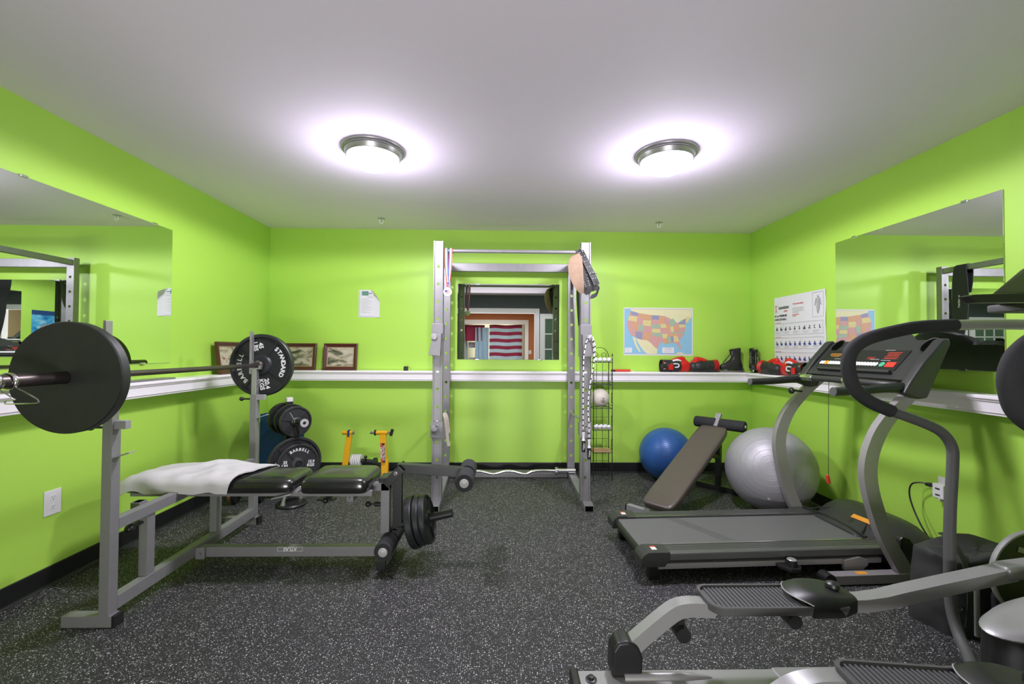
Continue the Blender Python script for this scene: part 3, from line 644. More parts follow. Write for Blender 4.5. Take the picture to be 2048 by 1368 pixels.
m = MB(); m.box((-.6985, 2.450, 0), (-.6465, 2.472, .052), .003); m.box((-.6985, 2.70, 0), (-.6465, 2.715, .052), .003); m.build('foot_cap', 'black', t)
MB().box((-.695, 2.516, .05), (-.645, 2.564, .472), .003).build('end_post', 'greypaint', t)
m = MB(); m.cyl((-.695, 2.54, .335), (-.735, 2.54, .335), .013, 16); m.cyl((-.735, 2.54, .335), (-.765, 2.54, .335), .005, 10); m.ball((-.772, 2.54, .335), .017); m.build('pull_knob', 'black', t)
# seat rails under the pads
m = MB()
for y in (2.425, 2.625): m.box((-2.03, y, .418), (-.72, y+.03, .446), .002)
m.box((-.80, 2.516, .418), (-.645, 2.564, .462), .002); m.build('pad_rail', 'greypaint', t)
m = MB(); m.box((-.885, 2.50, .36), (-.845, 2.58, .420), .003); m.cyl((-.867, 2.49, .385), (-.867, 2.50, .385), .005, 10); m.build('bracket', 'greypaint', t)
m = MB(); m.cyl((-1.00, 2.50, .42), (-1.00, 2.50, .385), .006, 10); m.ball((-1.00, 2.50, .370), .017); m.build('pull_knob', 'black', t)
def pad(name, x0, x1, y0, y1, z0, z1, skew=0, m_='vinyl'):
    mb = MB(); rings = []; cx = (x0+x1)/2; cy = (y0+y1)/2; hx = (x1-x0)/2; hy = (y1-y0)/2; N = 56
    for s_, h_ in ((.0, 0), (.965, 0), (.985, .004), (.99, .012), (1.0, .016), (1.0, .026), (.99, .034), (.985, .040), (.955, .048), (.89, .055), (.76, .060), (.45, .0625), (0.0, .063)):
        ring = []
        for k in range(N):
            a = 2*PI*k/N; c, s2 = math.cos(a), math.sin(a); e = .22
            inset = (1-s_)*hy
            px = math.copysign(abs(c)**e, c)*max(hx-inset, .001); py = math.copysign(abs(s2)**e, s2)*max(hy-inset, .001)
            ring.append(Vector((cx+px, cy+py, z0+h_*(z1-z0)/.063)))
        rings.append(ring)
    mb.ring_loft(rings); return mb.build(name, m_, t, ang=60)
pad('back_pad', -2.06, -1.140, 2.385, 2.695, .446, .522)
sp = pad('seat_pad', -1.100, -.735, 2.375, 2.705, .446, .530)
m = MB(); m.tube([(-1.095, 2.44, .438), (-1.115, 2.44, .462), (-1.145, 2.44, .438)], .009, 8, 4); m.tube([(-1.095, 2.64, .438), (-1.115, 2.64, .462), (-1.145, 2.64, .438)], .009, 8, 4); m.cyl((-1.118, 2.40, .452), (-1.118, 2.68, .452), .007, 12); m.obox((-1.20, 2.40, .425), (Vector((1, -.2, .25)).normalized(), Y, Z), (.12, .022, .008), .003); m.build('hinge', 'lightgrey', t)
# leg developer
m = MB(); m.obox((-.615, 2.482, .508), (Vector((.7, 0, .72)), Y, Vector((-.72, 0, .7))), (.13, .012, .045), .003); m.obox((-.615, 2.598, .508), (Vector((.7, 0, .72)), Y, Vector((-.72, 0, .7))), (.13, .012, .045), .003)
m.box((-.70, 2.488, .472), (-.645, 2.592, .500), .002); m.build('pivot_bracket', 'black', t)
m = MB(); m.cyl((-.600, 2.468, .531), (-.600, 2.612, .531), .012, 20); m.cyl((-.600, 2.460, .531), (-.600, 2.469, .531), .008, 6); m.build('pivot_bolt', 'chrome', t)
m = MB(); m.bar((-.605, 2.54, .545), (-.205, 2.54, .520), .052, .052, bev=.003); m.build('upper_arm', 'black', t)
m = MB(); m.bar((-.603, 2.54, .53), (-.600, 2.54, .19), .045, .050, up=(1, 0, 0), bev=.003); m.bar((-.600, 2.54, .20), (-.640, 2.54, .10), .045, .045, up=(1, 0, 0)); m.build('lower_arm', 'black', t)
def roller(x, z, ya, yb, lab):
    m = MB()
    for a, b in ((ya, 2.53-.005), (2.55+.005, yb)):
        m.lathe([(0, 0), (.046, 0), (.049, .004), (.050, .010), (.050, abs(b-a)-.010), (.049, abs(b-a)-.004), (.046, abs(b-a)), (0, abs(b-a))], (x, a, z), Y, 32)
    r0 = m.build('foam_roller', 'softblack', t)
    m = MB(); m.lathe([(0, .0), (.024, .0), (.025, -.003), (.020, -.006), (.009, -.008), (.008, -.012), (0, -.013)], (x, ya, z), Y, 24); m.lathe([(0, .0), (.024, .0), (.025, .003), (.020, .006), (0, .008)], (x, yb, z), Y, 24); m.build('end_cap', 'caps', r0)
roller(-.205, .505, 2.372, 2.708, ''); roller(-.640, .135, 2.372, 2.708, '')
m = MB(); pa = Vector((-.600, 2.54, .215)); pb = Vector((-.285, 2.53, .287)); m.cyl(pa, pb, .0235, 28); m.cyl(pa+(pb-pa)*.20, pa+(pb-pa)*.235, .034, 24); m.build('plate_peg', 'black', t)
pd = (pb-pa).normalized()
plate('inner black plate on the bench leg peg', pa+pd*.118, pd, .148, .040, plain=False, group='plates on the leg peg', ribs=3)
plate('middle black plate on the bench leg peg', pa+pd*.155, pd, .140, .034, plain=False, group='plates on the leg peg', ribs=3)
plate('outermost black plate on the bench leg peg', pa+pd*.190, pd, .138, .034, plain=False, group='plates on the leg peg', ribs=3)

# towel -----------------------------------------------------------------
def towel():
    m = MB()
    def f(u, v):
        # u along the bench (0 head .. 1 toward seat), v across (0 near .. 1 far)
        x = -2.09+.66*u + (.09*v-.02)*u*u + (.0 if v > .2 else (.2-v)*-.10*u)
        y = 2.368+.345*v
        top = .537 + .007*math.sin(u*7+1)*math.sin(v*5) + .006*noise.noise(Vector((x*9, y*9, 0))) - .02*max(0, .3-u)
        wv = .012*noise.noise(Vector((x*14, 3.3, .5)))
        e = min(v, 1-v)
        if v < .16:
            k = (.16-v)/.16; y = 2.368+.345*.16-.062*math.sin(min(1, k*1.3)*PI/2)-.004*k+wv*k; z = top-.085*k**1.9
        elif v > .86:
            k = (v-.86)/.14; y = 2.368+.345*.86+.050*math.sin(min(1, k*1.3)*PI/2); z = top-.07*k**1.9
        else: z = top
        if u < .16:
            k = (.16-u)/.16; z -= .045*k*k
        # soft diagonal folds
        z += .016*math.exp(-((u-.18-.5*(v))**2)/.005)+.009*math.exp(-((u-.85+.35*v)**2)/.003)+.010*math.exp(-((u-.52-.25*v)**2)/.004)+.006*noise.noise(Vector((u*9, v*6, 2)))
        y += .010*noise.noise(Vector((u*8, 1.5, .3)))*(1 if v < .16 else 0)
        return (x, y, z)
    m.sheet(f, 70, 40, .007); o = m.build('towel', 'towel', None, ang=80)
    tag(o, 'white terry towel draped over the head end of the bench pad', 'towel')
towel()

# ================================================================== plate tree
t = thing('plate_rack', 'upright plate tree in the left corner holding weight plates', 'plate rack', (-1.84, 3.80, 0))
P0 = Vector((-1.845, 3.800, 0)); dn = Vector((.70, -.71, .03)).normalized(); nf = Vector((.70, -.71, 0)).normalized(); sd_ = Vector((.71, .70, 0))
m = MB(); m.obox(P0+Z*.41, (nf, sd_, Z), (.045, .050, .73), .003); m.build('post', 'black', t)
m = MB(); m.obox(P0+Z*.79, (nf, sd_, Z), (.047, .052, .038), .006); m.build('post_cap', 'white', t)
m = MB(); m.bar(P0-sd_*.16+Z*.025, P0+sd_*.16+Z*.025, .05, .05); m.bar(P0-nf*.16+Z*.025, P0+nf*.14+Z*.025, .05, .05); m.build('base', 'black', t)
for z_, l0, ln in ((.618, -.17, .345), (.275, -.15, .235)):
    m = MB(); m.cyl(P0+Z*z_+dn*l0, P0+Z*z_+dn*ln, .0225, 24); m.build('peg', 'iron', t)
m = MB(); e_ = P0+Z*.618+dn*.345; m.lathe([(.012, 0), (.024, -.001), (.0335, -.001), (.0345, .004), (.032, .010), (.014, .010), (.012, .004)], e_, dn, 28, close=True); m.build('peg_ring', 'caps', t)
plate('rearmost plate on the back of the upper tree peg, behind the post', P0+Z*.618-nf*.110, nf, .135, .030, group='plates on the upper tree peg', plain=True)
plate('plate on the upper tree peg just behind the post', P0+Z*.618-nf*.070, nf, .135, .030, group='plates on the upper tree peg', plain=True)
plate('plate on the upper tree peg just in front of the post', P0+Z*.620+nf*.072, nf, .135, .034, group='plates on the upper tree peg', plain=True)
plate('front ribbed plate on the upper peg of the plate tree', P0+Z*.618+nf*.175-sd_*.012*0, nf, .128, .036, group='plates on the upper tree peg', m_='greyiron', ribs=3)
plate('larger rear plate on the lower peg of the plate tree', P0+Z*.275+nf*.172+sd_*.0, nf, .215, .036, [('45\nLBS', PI, 'block')], group='plates on the lower tree peg', m_='greyiron')
plate('lettered thirty-five pound plate in front on the lower tree peg', P0+Z*.278+nf*.238, nf, .166, .034, [('BARBELL', PI/2, 'arc'), ('STANDARD', -PI/2, 'arc'), ('35\nLBS', PI, 'block'), ('15.9\nKGS', 0, 'block')], group='plates on the lower tree peg', m_='greyiron', rot=-.12)
c_ = P0+Z*.62+dn*.20
t = thing('spring_collar', 'small steel spring clip holding plates on the upper tree peg', 'collar', tuple(c_-Z*.03))
m = MB(); uxx = Z.cross(dn).normalized(); P = []
for i in range(61): a = i/20*2*PI; P.append(c_+dn*.005*i/20+(uxx*math.cos(a)+dn.cross(uxx)*math.sin(a))*.0265)
m.tube(P, .0024, 8); m.build('coil', 'chrome', t)
m = MB(); m.tube([c_+nf*.01-sd_*.02+Z*.02, c_+nf*.015-sd_*.04+Z*.03, c_+nf*.012-sd_*.050+Z*.055, c_+nf*.012-sd_*.066+Z*.078], .0026, 8, 4); m.build('squeeze_handle', 'caps', t)

# blue folded mat in the corner
m = MB(); m.box((-2.255, 4.09, 0.0), (-1.875, 4.115, .622), .010); m.box((-2.252, 4.118, 0.0), (-1.88, 4.145, .615), .010); m.box((-2.255, 4.148, 0.0), (-1.878, 4.175, .62), .010)
tag(m.build('exercise_mat', 'navy'), 'blue folded exercise mat standing in the left corner', 'mat')

# push-up handles on the floor
def pushup(x, y, rz, label, first=None):
    if first: return dup(first, (x, y, 0), rz, label)
    t = thing('push_up_handle', label, 'push-up handle', (x, y, 0), rz, 'rotating push-up handles')
    MB().lathe([(0, 0), (.108, 0), (.113, .006), (.113, .014), (.106, .022), (.07, .028), (0, .030)], (0, 0, 0), Z, 48).build('base_disc', 'black', t, local=True)
    for s_ in (-1, 1):
        m = MB(); m.tube([(s_*.085, 0, .022), (s_*.078, 0, .055), (s_*.060, 0, .095)], [.020, .013, .011], 12, 4); m.build('handle_arm', 'nickel', t, local=True)
    m = MB(); m.cyl((-.060, 0, .098), (.060, 0, .098), .015, 20); m.build('grip', 'softblack', t, local=True)
    return t
a_ = pushup(-1.655, 3.475, 1.2, 'round rotating push-up handle on the floor below the plate tree')
# short black roller wheel and dumbbell bits under the bench
t = thing('dumbbell', 'dark iron dumbbell with brown plates on the floor under the bench', 'dumbbell', (-2.05, 3.52, 0))
m = MB(); m.cyl((-2.16, 3.50, .075), (-1.90, 3.54, .075), .013, 16); m.build('dumbbell_bar', 'chrome', t)
for k, (f_, rr_, mm) in enumerate(((.10, .068, 'copper'), (.20, .074, 'iron'), (.80, .074, 'iron'), (.90, .068, 'iron'))):
    a = Vector((-2.16, 3.50, .075)).lerp(Vector((-1.90, 3.54, .075)), f_); m = MB(); m.lathe([(0, -.010), (rr_, -.010), (rr_+.001, 0), (rr_, .010), (0, .010)], a, (.26, .04, 0), 32); m.build('disc', mm, t)
m = MB(); m.box((-1.50, 3.56, 0), (-1.36, 3.62, .012), .004); m.cyl((-1.40, 3.59, .012), (-1.40, 3.59, .06), .016, 16); m.cyl((-1.43, 3.59, .012), (-1.43, 3.59, .055), .012, 16)
tag(m.build('floor_clamp', 'black'), 'small black clamp lying on the floor behind the bench seat', 'clamp')

# ================================================================== bicycle trainer
t = thing('bike_trainer', 'yellow indoor bicycle trainer stand folded open by the back wall', 'bike trainer', (-1.25, 4.05, 0))
m = MB(); m.bar((-1.400, 4.02, .455), (-1.455, 4.03, .04), .030, .050, up=(1, 0, 0)); lg = m.build('leg', 'yellow', t)
m = MB(); m.bar((-1.095, 4.02, .455), (-1.075, 4.03, .03), .030, .055, up=(1, 0, 0)); lg2 = m.build('leg', 'yellow', t)
m = MB(); m.prism([(-.025, .0), (-.025, -.13), (-.10, -.16), (-.10, -.185), (.03, -.185), (.03, 0)], (-1.075, 4.01, .215), X, Z, (0, .04, 0), .003); m.build('foot_bracket', 'yellow', t)
m = MB(); m.cyl((-1.462, 4.02, .463), (-1.372, 4.02, .463), .019, 20); m.build('axle_tube', 'yellow', lg)
m = MB(); m.cyl((-1.372, 4.02, .463), (-1.352, 4.02, .463), .015, 16); m.build('axle_cup', 'chrome', lg)
m = MB(); m.box((-1.415, 3.998, .43), (-1.395, 4.042, .487), .004); m.build('blue_tie', 'navy', lg)
m = MB(); m.cyl((-1.155, 4.02, .463), (-1.052, 4.02, .463), .019, 20); m.build('axle_tube', 'yellow', lg2)
m = MB(); m.cyl((-1.195, 4.02, .463), (-1.155, 4.02, .463), .009, 16); m.cyl((-1.21, 4.02, .463), (-1.19, 4.02, .463), .013, 16); m.cyl((-1.052, 4.02, .463), (-1.03, 4.02, .463), .007, 12); m.build('axle_screw', 'chrome', lg2)
m = MB(); m.cyl((-1.172, 4.02, .463), (-1.160, 4.02, .463), .027, 8); m.obox((-1.016, 4.02, .465), (Vector((.3, 0, 1)).normalized(), Y, Vector((1, 0, -.3)).normalized()), (.065, .018, .028), .005); m.build('lock_knob', 'black', lg2)
m = MB(); m.obox((-1.087, 3.9895, .285), (Vector((-.048, 0, 1)).normalized(), Y, X), (.175, .002, .040), .0005); st = m.build('sticker', 'black', lg2)
m = MB(); m.obox((-1.098, 3.988, .285), (Vector((-.048, 0, 1)).normalized(), Y, X), (.170, .001, .018)); m.build('sticker_stripe', 'redp', lg2)
m = MB(); m.text('TRAVELTRAC', (-1.078, 3.987, .285), (.048, 0, -1), (1, 0, .048), .024, .0004, 'CENTER', .02); m.text('CENTURY', (-1.099, 3.986, .285), (.048, 0, -1), (1, 0, .048), .024, .0004, 'CENTER', .02); m.build('sticker_lettering', 'white', lg2, smooth=False)
m = MB(); m.bar((-1.50, 4.05, .02), (-1.00, 4.05, .02), .04, .03); m.bar((-1.44, 4.06, .02), (-1.41, 4.30, .02), .03, .03); m.bar((-1.06, 4.06, .02), (-1.09, 4.30, .02), .03, .03); m.bar((-1.42, 4.29, .02), (-1.06, 4.29, .02), .03, .03); m.build('base_frame', 'lightgrey', t)
m = MB(); m.cyl((-1.40, 4.10, .185), (-1.315, 4.10, .185), .062, 32); rs = m.build('flywheel_fan', 'white', t)
m = MB()
for k in range(5): m.lathe([(.0625, -.002), (.064, 0), (.0625, .002)], (-1.392+.016*k, 4.10, .185), X, 32)
m.build('fan_slots', 'ink', rs)
m = MB(); m.cyl((-1.315, 4.10, .185), (-1.20, 4.10, .175), .022, 20); m.cyl((-1.20, 4.10, .175), (-1.17, 4.10, .175), .04, 24); m.tube([(-1.27, 4.08, .16), (-1.265, 4.06, .22)], .006, 10); m.ball((-1.262, 4.055, .232), .015); m.bar((-1.30, 4.12, .16), (-1.25, 4.06, .03), .03, .02); m.build('resistance_roller', 'black', t)
# ================================================================== power rack
t = thing('power_rack', 'tall grey steel power rack with drilled uprights by the back wall', 'power rack', (.08, 3.85, 0)); RK = t
def drilled(cx, y0, y1, z0, z1, w_, holes, r, nm, flange=False):
    m = MB(); x0, x1 = cx-w_/2, cx+w_/2; m.mi = 0
    hs = sorted(h for h in holes if z0+.02 < h < z1-.02)
    edges = [z0]
    for a, b in zip(hs, hs[1:]): edges.append((a+b)/2)
    edges.append(z1); N = 16
    for i, h in enumerate(hs):
        za, zb = edges[i], edges[i+1]; hw = w_/2
        # cell limited to a square round the hole, strips above and below
        ca, cb = max(za, h-hw*.9), min(zb, h+hw*.9)
        for yy, fl in ((y0, 0),):
            if ca > za+1e-5: m.quad([(x0, yy, za), (x1, yy, za), (x1, yy, ca), (x0, yy, ca)])
            if zb > cb+1e-5: m.quad([(x0, yy, cb), (x1, yy, cb), (x1, yy, zb), (x0, yy, zb)])
            cir = []; sq = []
            for k in range(N):
                a = 2*PI*k/N; c, s_ = math.cos(a), math.sin(a); cir.append((cx+r*c, yy, h+r*s_))
                f = 1/max(abs(c), abs(s_)); sq.append((cx+hw*c*f, yy, h+(cb-h if s_ > 0 else h-ca)*s_*f))
            for k in range(N):
                j = (k+1) % N; m.quad([sq[k], sq[j], cir[j], cir[k]])
        m.mi = 1
        for k in range(N):
            a = 2*PI*k/N; b = 2*PI*(k+1)/N
            m.quad([(cx+r*math.cos(a), y0, h+r*math.sin(a)), (cx+r*math.cos(b), y0, h+r*math.sin(b)), (cx+r*math.cos(b), y0+.004, h+r*math.sin(b)), (cx+r*math.cos(a), y0+.004, h+r*math.sin(a))])
        m.mi = 0
    for xx in (x0, x1): m.quad([(xx, y0, z0), (xx, y1, z0), (xx, y1, z1), (xx, y0, z1)])
    for zz in (z0, z1): m.quad([(x0, y0, zz), (x1, y0, zz), (x1, y1, zz), (x0, y1, zz)])
    if flange:
        for xa in (x0, x1-.010): m.box((xa, y0-.010, z0), (xa+.010, y0+.001, z1), .002)
    m.keepn = True
    return m.build(nm, ['rack', 'rack'], t, ang=30)
PX_ = {'FL': -.509, 'FR': .653, 'RL': -.545, 'RR': .668}
FY0, FY1, RY0, RY1 = 3.405, 3.460, 4.200, 4.255
holF = [1.882-.1375*k for k in range(13)]; holR = [2.04-.1405*k for k in range(14)]
# the holes carry on through both walls: thin-walled tubes
drilled(PX_['FL'], FY0, FY1, .05, 2.083, .076, holF, .0125, 'front_upright', True)
drilled(PX_['FR'], FY0, FY1, .05, 2.083, .076, holF, .0125, 'front_upright', True)
drilled(PX_['RL'], RY0, RY1, .055, 2.085, .068, holR, .0130, 'rear_upright')
drilled(PX_['RR'], RY0, RY1, .055, 2.085, .068, holR, .0130, 'rear_upright')
MB().box((PX_['RL']+.034, 4.20, 1.992), (PX_['RR']-.034, 4.255, 2.070), .003).build('rear_crossbeam', 'rack', t)
MB().box((PX_['RL']+.034, 4.20, .0), (PX_['RR']-.034, 4.255, .060), .003).build('floor_crossbeam', 'rack', t)
for a, b in (('FL', 'RL'), ('FR', 'RR')):
    m = MB(); m.bar((PX_[a], FY1, 2.040), (PX_[b], RY0, 2.040), .050, .050); m.build('top_side_beam', 'rack', t)
    m = MB(); m.bar((PX_[a]+(.0 if a == 'FL' else .012), 3.305, .025), (PX_[b]+(.0 if a == 'FL' else .005), 4.30, .025), .072, .050); ft = m.build('floor_skid', 'rack', t)
    m = MB(); xx = PX_[a]+(.0 if a == 'FL' else .012); m.box((xx-.030, 3.3035, .006), (xx+.030, 3.3055, .044)); m.build('open_end', 'well', ft)
    m = MB(); m.cyl((PX_[b]+(.0), 4.193, 2.03), (PX_[b], 4.199, 2.03), .012, 6); m.build('bolt', 'chrome', t)
MB().cyl((PX_['FL']+.03, 3.43, 2.012), (PX_['FR']-.03, 3.43, 2.012), .0145, 24).build('pull_up_bar', 'rack', t)
def hook(cx, s_):
    m = MB(); y = 3.392
    m.box((cx-.043, y-.008, 1.352), (cx+.043, y, 1.432), .003)
    m.box((cx-.043-.002, y, 1.18), (cx-.038, FY1+.01, 1.430), .002); m.box((cx+.038, y, 1.30), (cx+.045, FY1+.01, 1.430), .002)
    m.prism([(-.035*s_*-1, .0), (.040*s_*-1, 0), (.040*s_*-1, -.06), (.062*s_*-1*-1*-1, -.165), (-.028*s_*-1, -.172)], (cx, y-.05, 1.352), X, Z, (0, .045, 0), .003)
    h = m.build('bar_hook', 'greypaint', t)
    m = MB(); m.lathe([(0, 0), (.024, 0), (.025, -.003), (.023, -.012), (.012, -.014), (0, -.013)], (cx-.020*s_, y-.050, 1.330), Y, 28); m.build('hook_pin', 'lightgrey', h)
hook(PX_['FL'], 1); hook(PX_['FR'], -1)
def bracket(cx, s_):
    m = MB(); y = 3.392; m.box((cx-.048, y-.010, .545), (cx+.046, y, .670), .003); m.box((cx-.048, y, .56), (cx-.040, FY1+.01, .66), .002); h = m.build('safety_bracket', 'greypaint', t)
    m = MB(); m.lathe([(0, 0), (.024, 0), (.025, -.003), (.023, -.012), (0, -.013)], (cx-.018*s_, y-.010, .62), Y, 28); m.cyl((cx-.010*s_, y-.012, .632), (cx+.010*s_, y-.03, .650), .008, 12); m.build('bracket_pin', 'lightgrey', h)
bracket(PX_['FL'], 1); bracket(PX_['FR'], -1)
for a, b in (('FL', 'RL'), ('FR', 'RR')):
    m = MB(); m.cyl((PX_[a], 3.40, .665), (PX_[b], 4.27, .618), .0115, 20); m.build('safety_rod', 'nickel', t)

# curl bar resting on the rack skids
t = thing('curl_bar', 'wavy chrome curl bar resting on the rack floor skids', 'curl bar', (.1, 4.16, .052))
yb, zb = 4.155, .0765
m = MB(); m.tube([(-.49+.10, yb, zb), (-.26, yb, zb), (-.20, yb, zb-.002), (-.11, yb, zb-.024), (-.05, yb, zb-.024), (.03, yb, zb-.002), (.09, yb, zb-.002), (.18, yb, zb-.024), (.24, yb, zb-.024), (.32, yb, zb+.002), (.52, yb, zb)], .0135, 16, 5); m.build('shaft', 'chrome', t)
for a, b in ((.530, .700), (-.40, -.56)):
    m = MB(); m.cyl((a, yb, zb), (b, yb, zb), .0245, 28); m.build('sleeve', 'chrome', t)
    m = MB(); m.lathe([(.014, -.014), (.034, -.014), (.036, -.010), (.036, .010), (.034, .014), (.014, .014)], (a-.010 if a > 0 else a+.010, yb, zb), X, 28, close=True); m.build('collar_ring', 'nickel', t)

# ------------------------------------------------------------------ hanging things
def ribbon_strip(pts, wdir, w_, th=.0012):
    m = MB(); pts = [Vector(p) for p in pts]; wd = Vector(wdir).normalized()
    n = len(pts)-1
    def f(u, v):
        x = u*n; i = min(int(x), n-1); k = x-i
        p0 = pts[max(i-1, 0)]; p1 = pts[i]; p2 = pts[i+1]; p3 = pts[min(i+2, n)]
        p = .5*((2*p1)+(p2-p0)*k+(2*p0-5*p1+4*p2-p3)*k*k+(3*p1-p0-3*p2+p3)*k**3)
        return p+wd*(w_*(v-.5))
    return m, f, n
t = thing('medal', 'white medal on a red white and blue ribbon at the top left of the rack', 'medal', (-.437, 3.41, 1.655))
cxm = -.432
for s_, cols in ((-1, ('redp', 'white', 'flagb')), (1, ('flagb', 'white', 'redp'))):
    for q, cn in enumerate(cols):
        off = (q-1)*.0085
        w0 = Vector((cxm+s_*.018+off, 3.412, 2.012)); 
        m, f, n = ribbon_strip([w0+Vector((0, .036, -.02)), w0+Vector((0, .030, .014)), w0+Vector((0, .005, .018)), w0+Vector((0, -.002, -.01)), w0+Vector((-s_*.004, -.006, -.14)), Vector((cxm+s_*.001+off*.5, 3.405, 1.712))], X, .0085, 0)
        m.sheet(f, 40, 2, .0012); MT.setdefault('flagb', mat('ribbon_blue', (.03, .09, .45), .5)); m.build('ribbon_stripe', cn, t)
for s_ in (-1, 1):
    m, f, n = ribbon_strip([(cxm+s_*.010-.012, 3.448, 2.00), (cxm+s_*.006-.014, 3.452, 1.86), (cxm-.010, 3.43, 1.73)], X, .014); m.sheet(f, 14, 1, .001); m.build('ribbon_stripe', 'flagb' if s_ < 0 else 'redp', t)
m = MB(); m.lathe([(0, .002), (.030, .002), (.033, 0), (.034, -.002), (.031, -.005), (.028, -.004), (0, -.004)], (cxm-.004, 3.405, 1.682), Y, 40); m.cyl((cxm-.004, 3.405, 1.716), (cxm-.004, 3.402, 1.716), .005, 12); md = m.build('medal_disc', 'gold', t)
m = MB(); m.box((cxm-.024, 3.3997, 1.683), (cxm-.006, 3.4003, 1.697)); m.build('flag_canton', 'navy', md)
m = MB()
for k in range(4): m.box((cxm-.006 if k > 1 else cxm-.024, 3.3997, 1.671+.0075*k), (cxm+.016, 3.4003, 1.6745+.0075*k))
m.build('flag_stripes', 'redink', md)

# leather lifting belt folded over the bar
t = thing('lifting_belt', 'brown and black leather lifting belt hanging over the right end of the pull-up bar', 'belt', (.64, 3.40, 1.66))
def strip(mb, pts, wds, ws, n, th, nv=6):
    pts = [Vector(p) for p in pts]; wds = [Vector(q).normalized() for q in wds]; N = len(pts)-1
    def f(u, v):
        x = u*N; i = min(int(x), N-1); k = x-i
        p0 = pts[max(i-1, 0)]; p1 = pts[i]; p2 = pts[i+1]; p3 = pts[min(i+2, N)]
        p = .5*((2*p1)+(p2-p0)*k+(2*p0-5*p1+4*p2-p3)*k*k+(3*p1-p0-3*p2+p3)*k**3)
        w_ = ws[i]*(1-k)+ws[i+1]*k; wd = (wds[i]*(1-k)+wds[i+1]*k).normalized()
        return p+wd*w_*(v-.5)
    mb.sheet(f, n, nv, th); return f
wA = Vector((.75, -.6, .25)); wB = Vector((1, -.1, .3))
m = MB(); strip(m, [(.590, 3.455, 1.998), (.566, 3.400, 1.985), (.560, 3.372, 1.93), (.564, 3.362, 1.86), (.578, 3.358, 1.78), (.598, 3.362, 1.72), (.618, 3.375, 1.675)], [wA]*7, [.035, .075, .125, .130, .105, .070, .022], 40, .005); m.build('suede_lining', 'suede', t)
wC = Vector((1, -.12, .25))
m = MB(); fb = strip(m, [(.605, 3.455, 2.000), (.606, 3.400, 1.985), (.622, 3.380, 1.93), (.638, 3.376, 1.86), (.655, 3.374, 1.78), (.672, 3.376, 1.73), (.690, 3.382, 1.69)], [wC]*7, [.04, .07, .10, .11, .10, .08, .06], 40, .005); bk = m.build('belt_back', 'leather', t)
mb_ = MB()
for k in range(9):
    for s_ in (.25, .60):
        p = Vector(fb(.36+.055*k, s_)); mb_.lathe([(0, 0), (.0032, 0), (.0032, .0015), (0, .0015)], p+Vector((0, -.001, 0)), -Y, 8)
mb_.build('belt_eyelets', 'caps', bk)
m = MB(); f1 = strip(m, [(.575, 3.46, 2.015), (.588, 3.43, 2.031), (.606, 3.400, 2.020), (.632, 3.375, 1.960), (.668, 3.36, 1.880), (.708, 3.35, 1.795), (.732, 3.352, 1.742)], [wB]*7, [.045, .050, .048, .046, .044, .044, .040], 40, .005)
for k in range(15):
    for s_ in (.28, .72):
        pass
stp = m.build('front_strap', 'leather', t)
mc = MB(); mw = MB()
for k in range(14):
    for s_ in (.27, .73):
        p = Vector(f1(.30+.045*k, s_)); q = Vector(f1(.31+.045*k, s_)); nn = (q-p).cross(wB).normalized(); nn = -nn if nn.y > 0 else nn
        (mc if k % 2 else mw).lathe([(0, .0), (.0028, .0), (.0028, .0012), (0, .0012)], p+nn*.002, nn, 8)
mc.build('strap_hole', 'chrome', stp); mw.build('strap_hole', 'white', stp)
m = MB(); 
for s_ in (.02, .98):
    m.tube([Vector(f1(x/20, s_))+Vector((0, -.003, 0)) for x in range(4, 21)], .0014, 6)
m.build('edge_stitching', 'lightgrey', stp)
m = MB(); strip(m, [(.700, 3.37, 1.735), (.735, 3.36, 1.715), (.745, 3.372, 1.685), (.715, 3.385, 1.660), (.690, 3.39, 1.655)], [Vector((.3, -.2, 1))]*5, [.035, .05, .055, .045, .03], 20, .005); m.build('belt_end', 'leather', t)
m = MB(); m.tube([Vector(f1(.78, -.18))+Vector((0, -.006, 0)), Vector(f1(.76, .5))+Vector((0, -.010, 0)), Vector(f1(.78, 1.2))+Vector((0, -.006, 0))], .0022, 8, 3); m.cyl((.662, 3.352, 1.735), (.662, 3.346, 1.735), .0075, 16); m.build('buckle', 'chrome', t)
# black neoprene belt over the right top beam, seen edge-on and in the mirrors
t = thing('dip_belt', 'black neoprene belt hanging from the right top beam of the rack', 'belt', (.70, 4.03, 1.25))
m = MB(); 
def wv(z): return .006*math.sin(z*9)
outer = [(.640, 4.03, 1.80), (.638, 4.03, 1.90), (.634, 4.03, 2.00), (.640, 4.03, 2.060), (.660, 4.03, 2.073), (.690, 4.03, 2.068), (.703, 4.03, 2.03), (.706, 4.03, 1.90), (.704, 4.03, 1.75), (.712, 4.03, 1.60), (.722, 4.03, 1.45), (.738, 4.03, 1.32)]
strip(m, outer, [Y]*12, [.09, .12, .12, .11, .10, .10, .11, .14, .15, .15, .12, .085], 70, .007, 3); bl = m.build('belt_band', 'softblack', t)
m = MB(); m.text('Harbinger', (.7145, 4.03, 1.72), Z, Y, .030, .0006); m.build('brand_lettering', 'white', bl, smooth=False)
m = MB(); m.tube([(.738, 3.985, 1.32), (.744, 3.985, 1.27), (.744, 4.075, 1.27), (.738, 4.075, 1.32)], .004, 8); m.build('buckle', 'chrome', t)

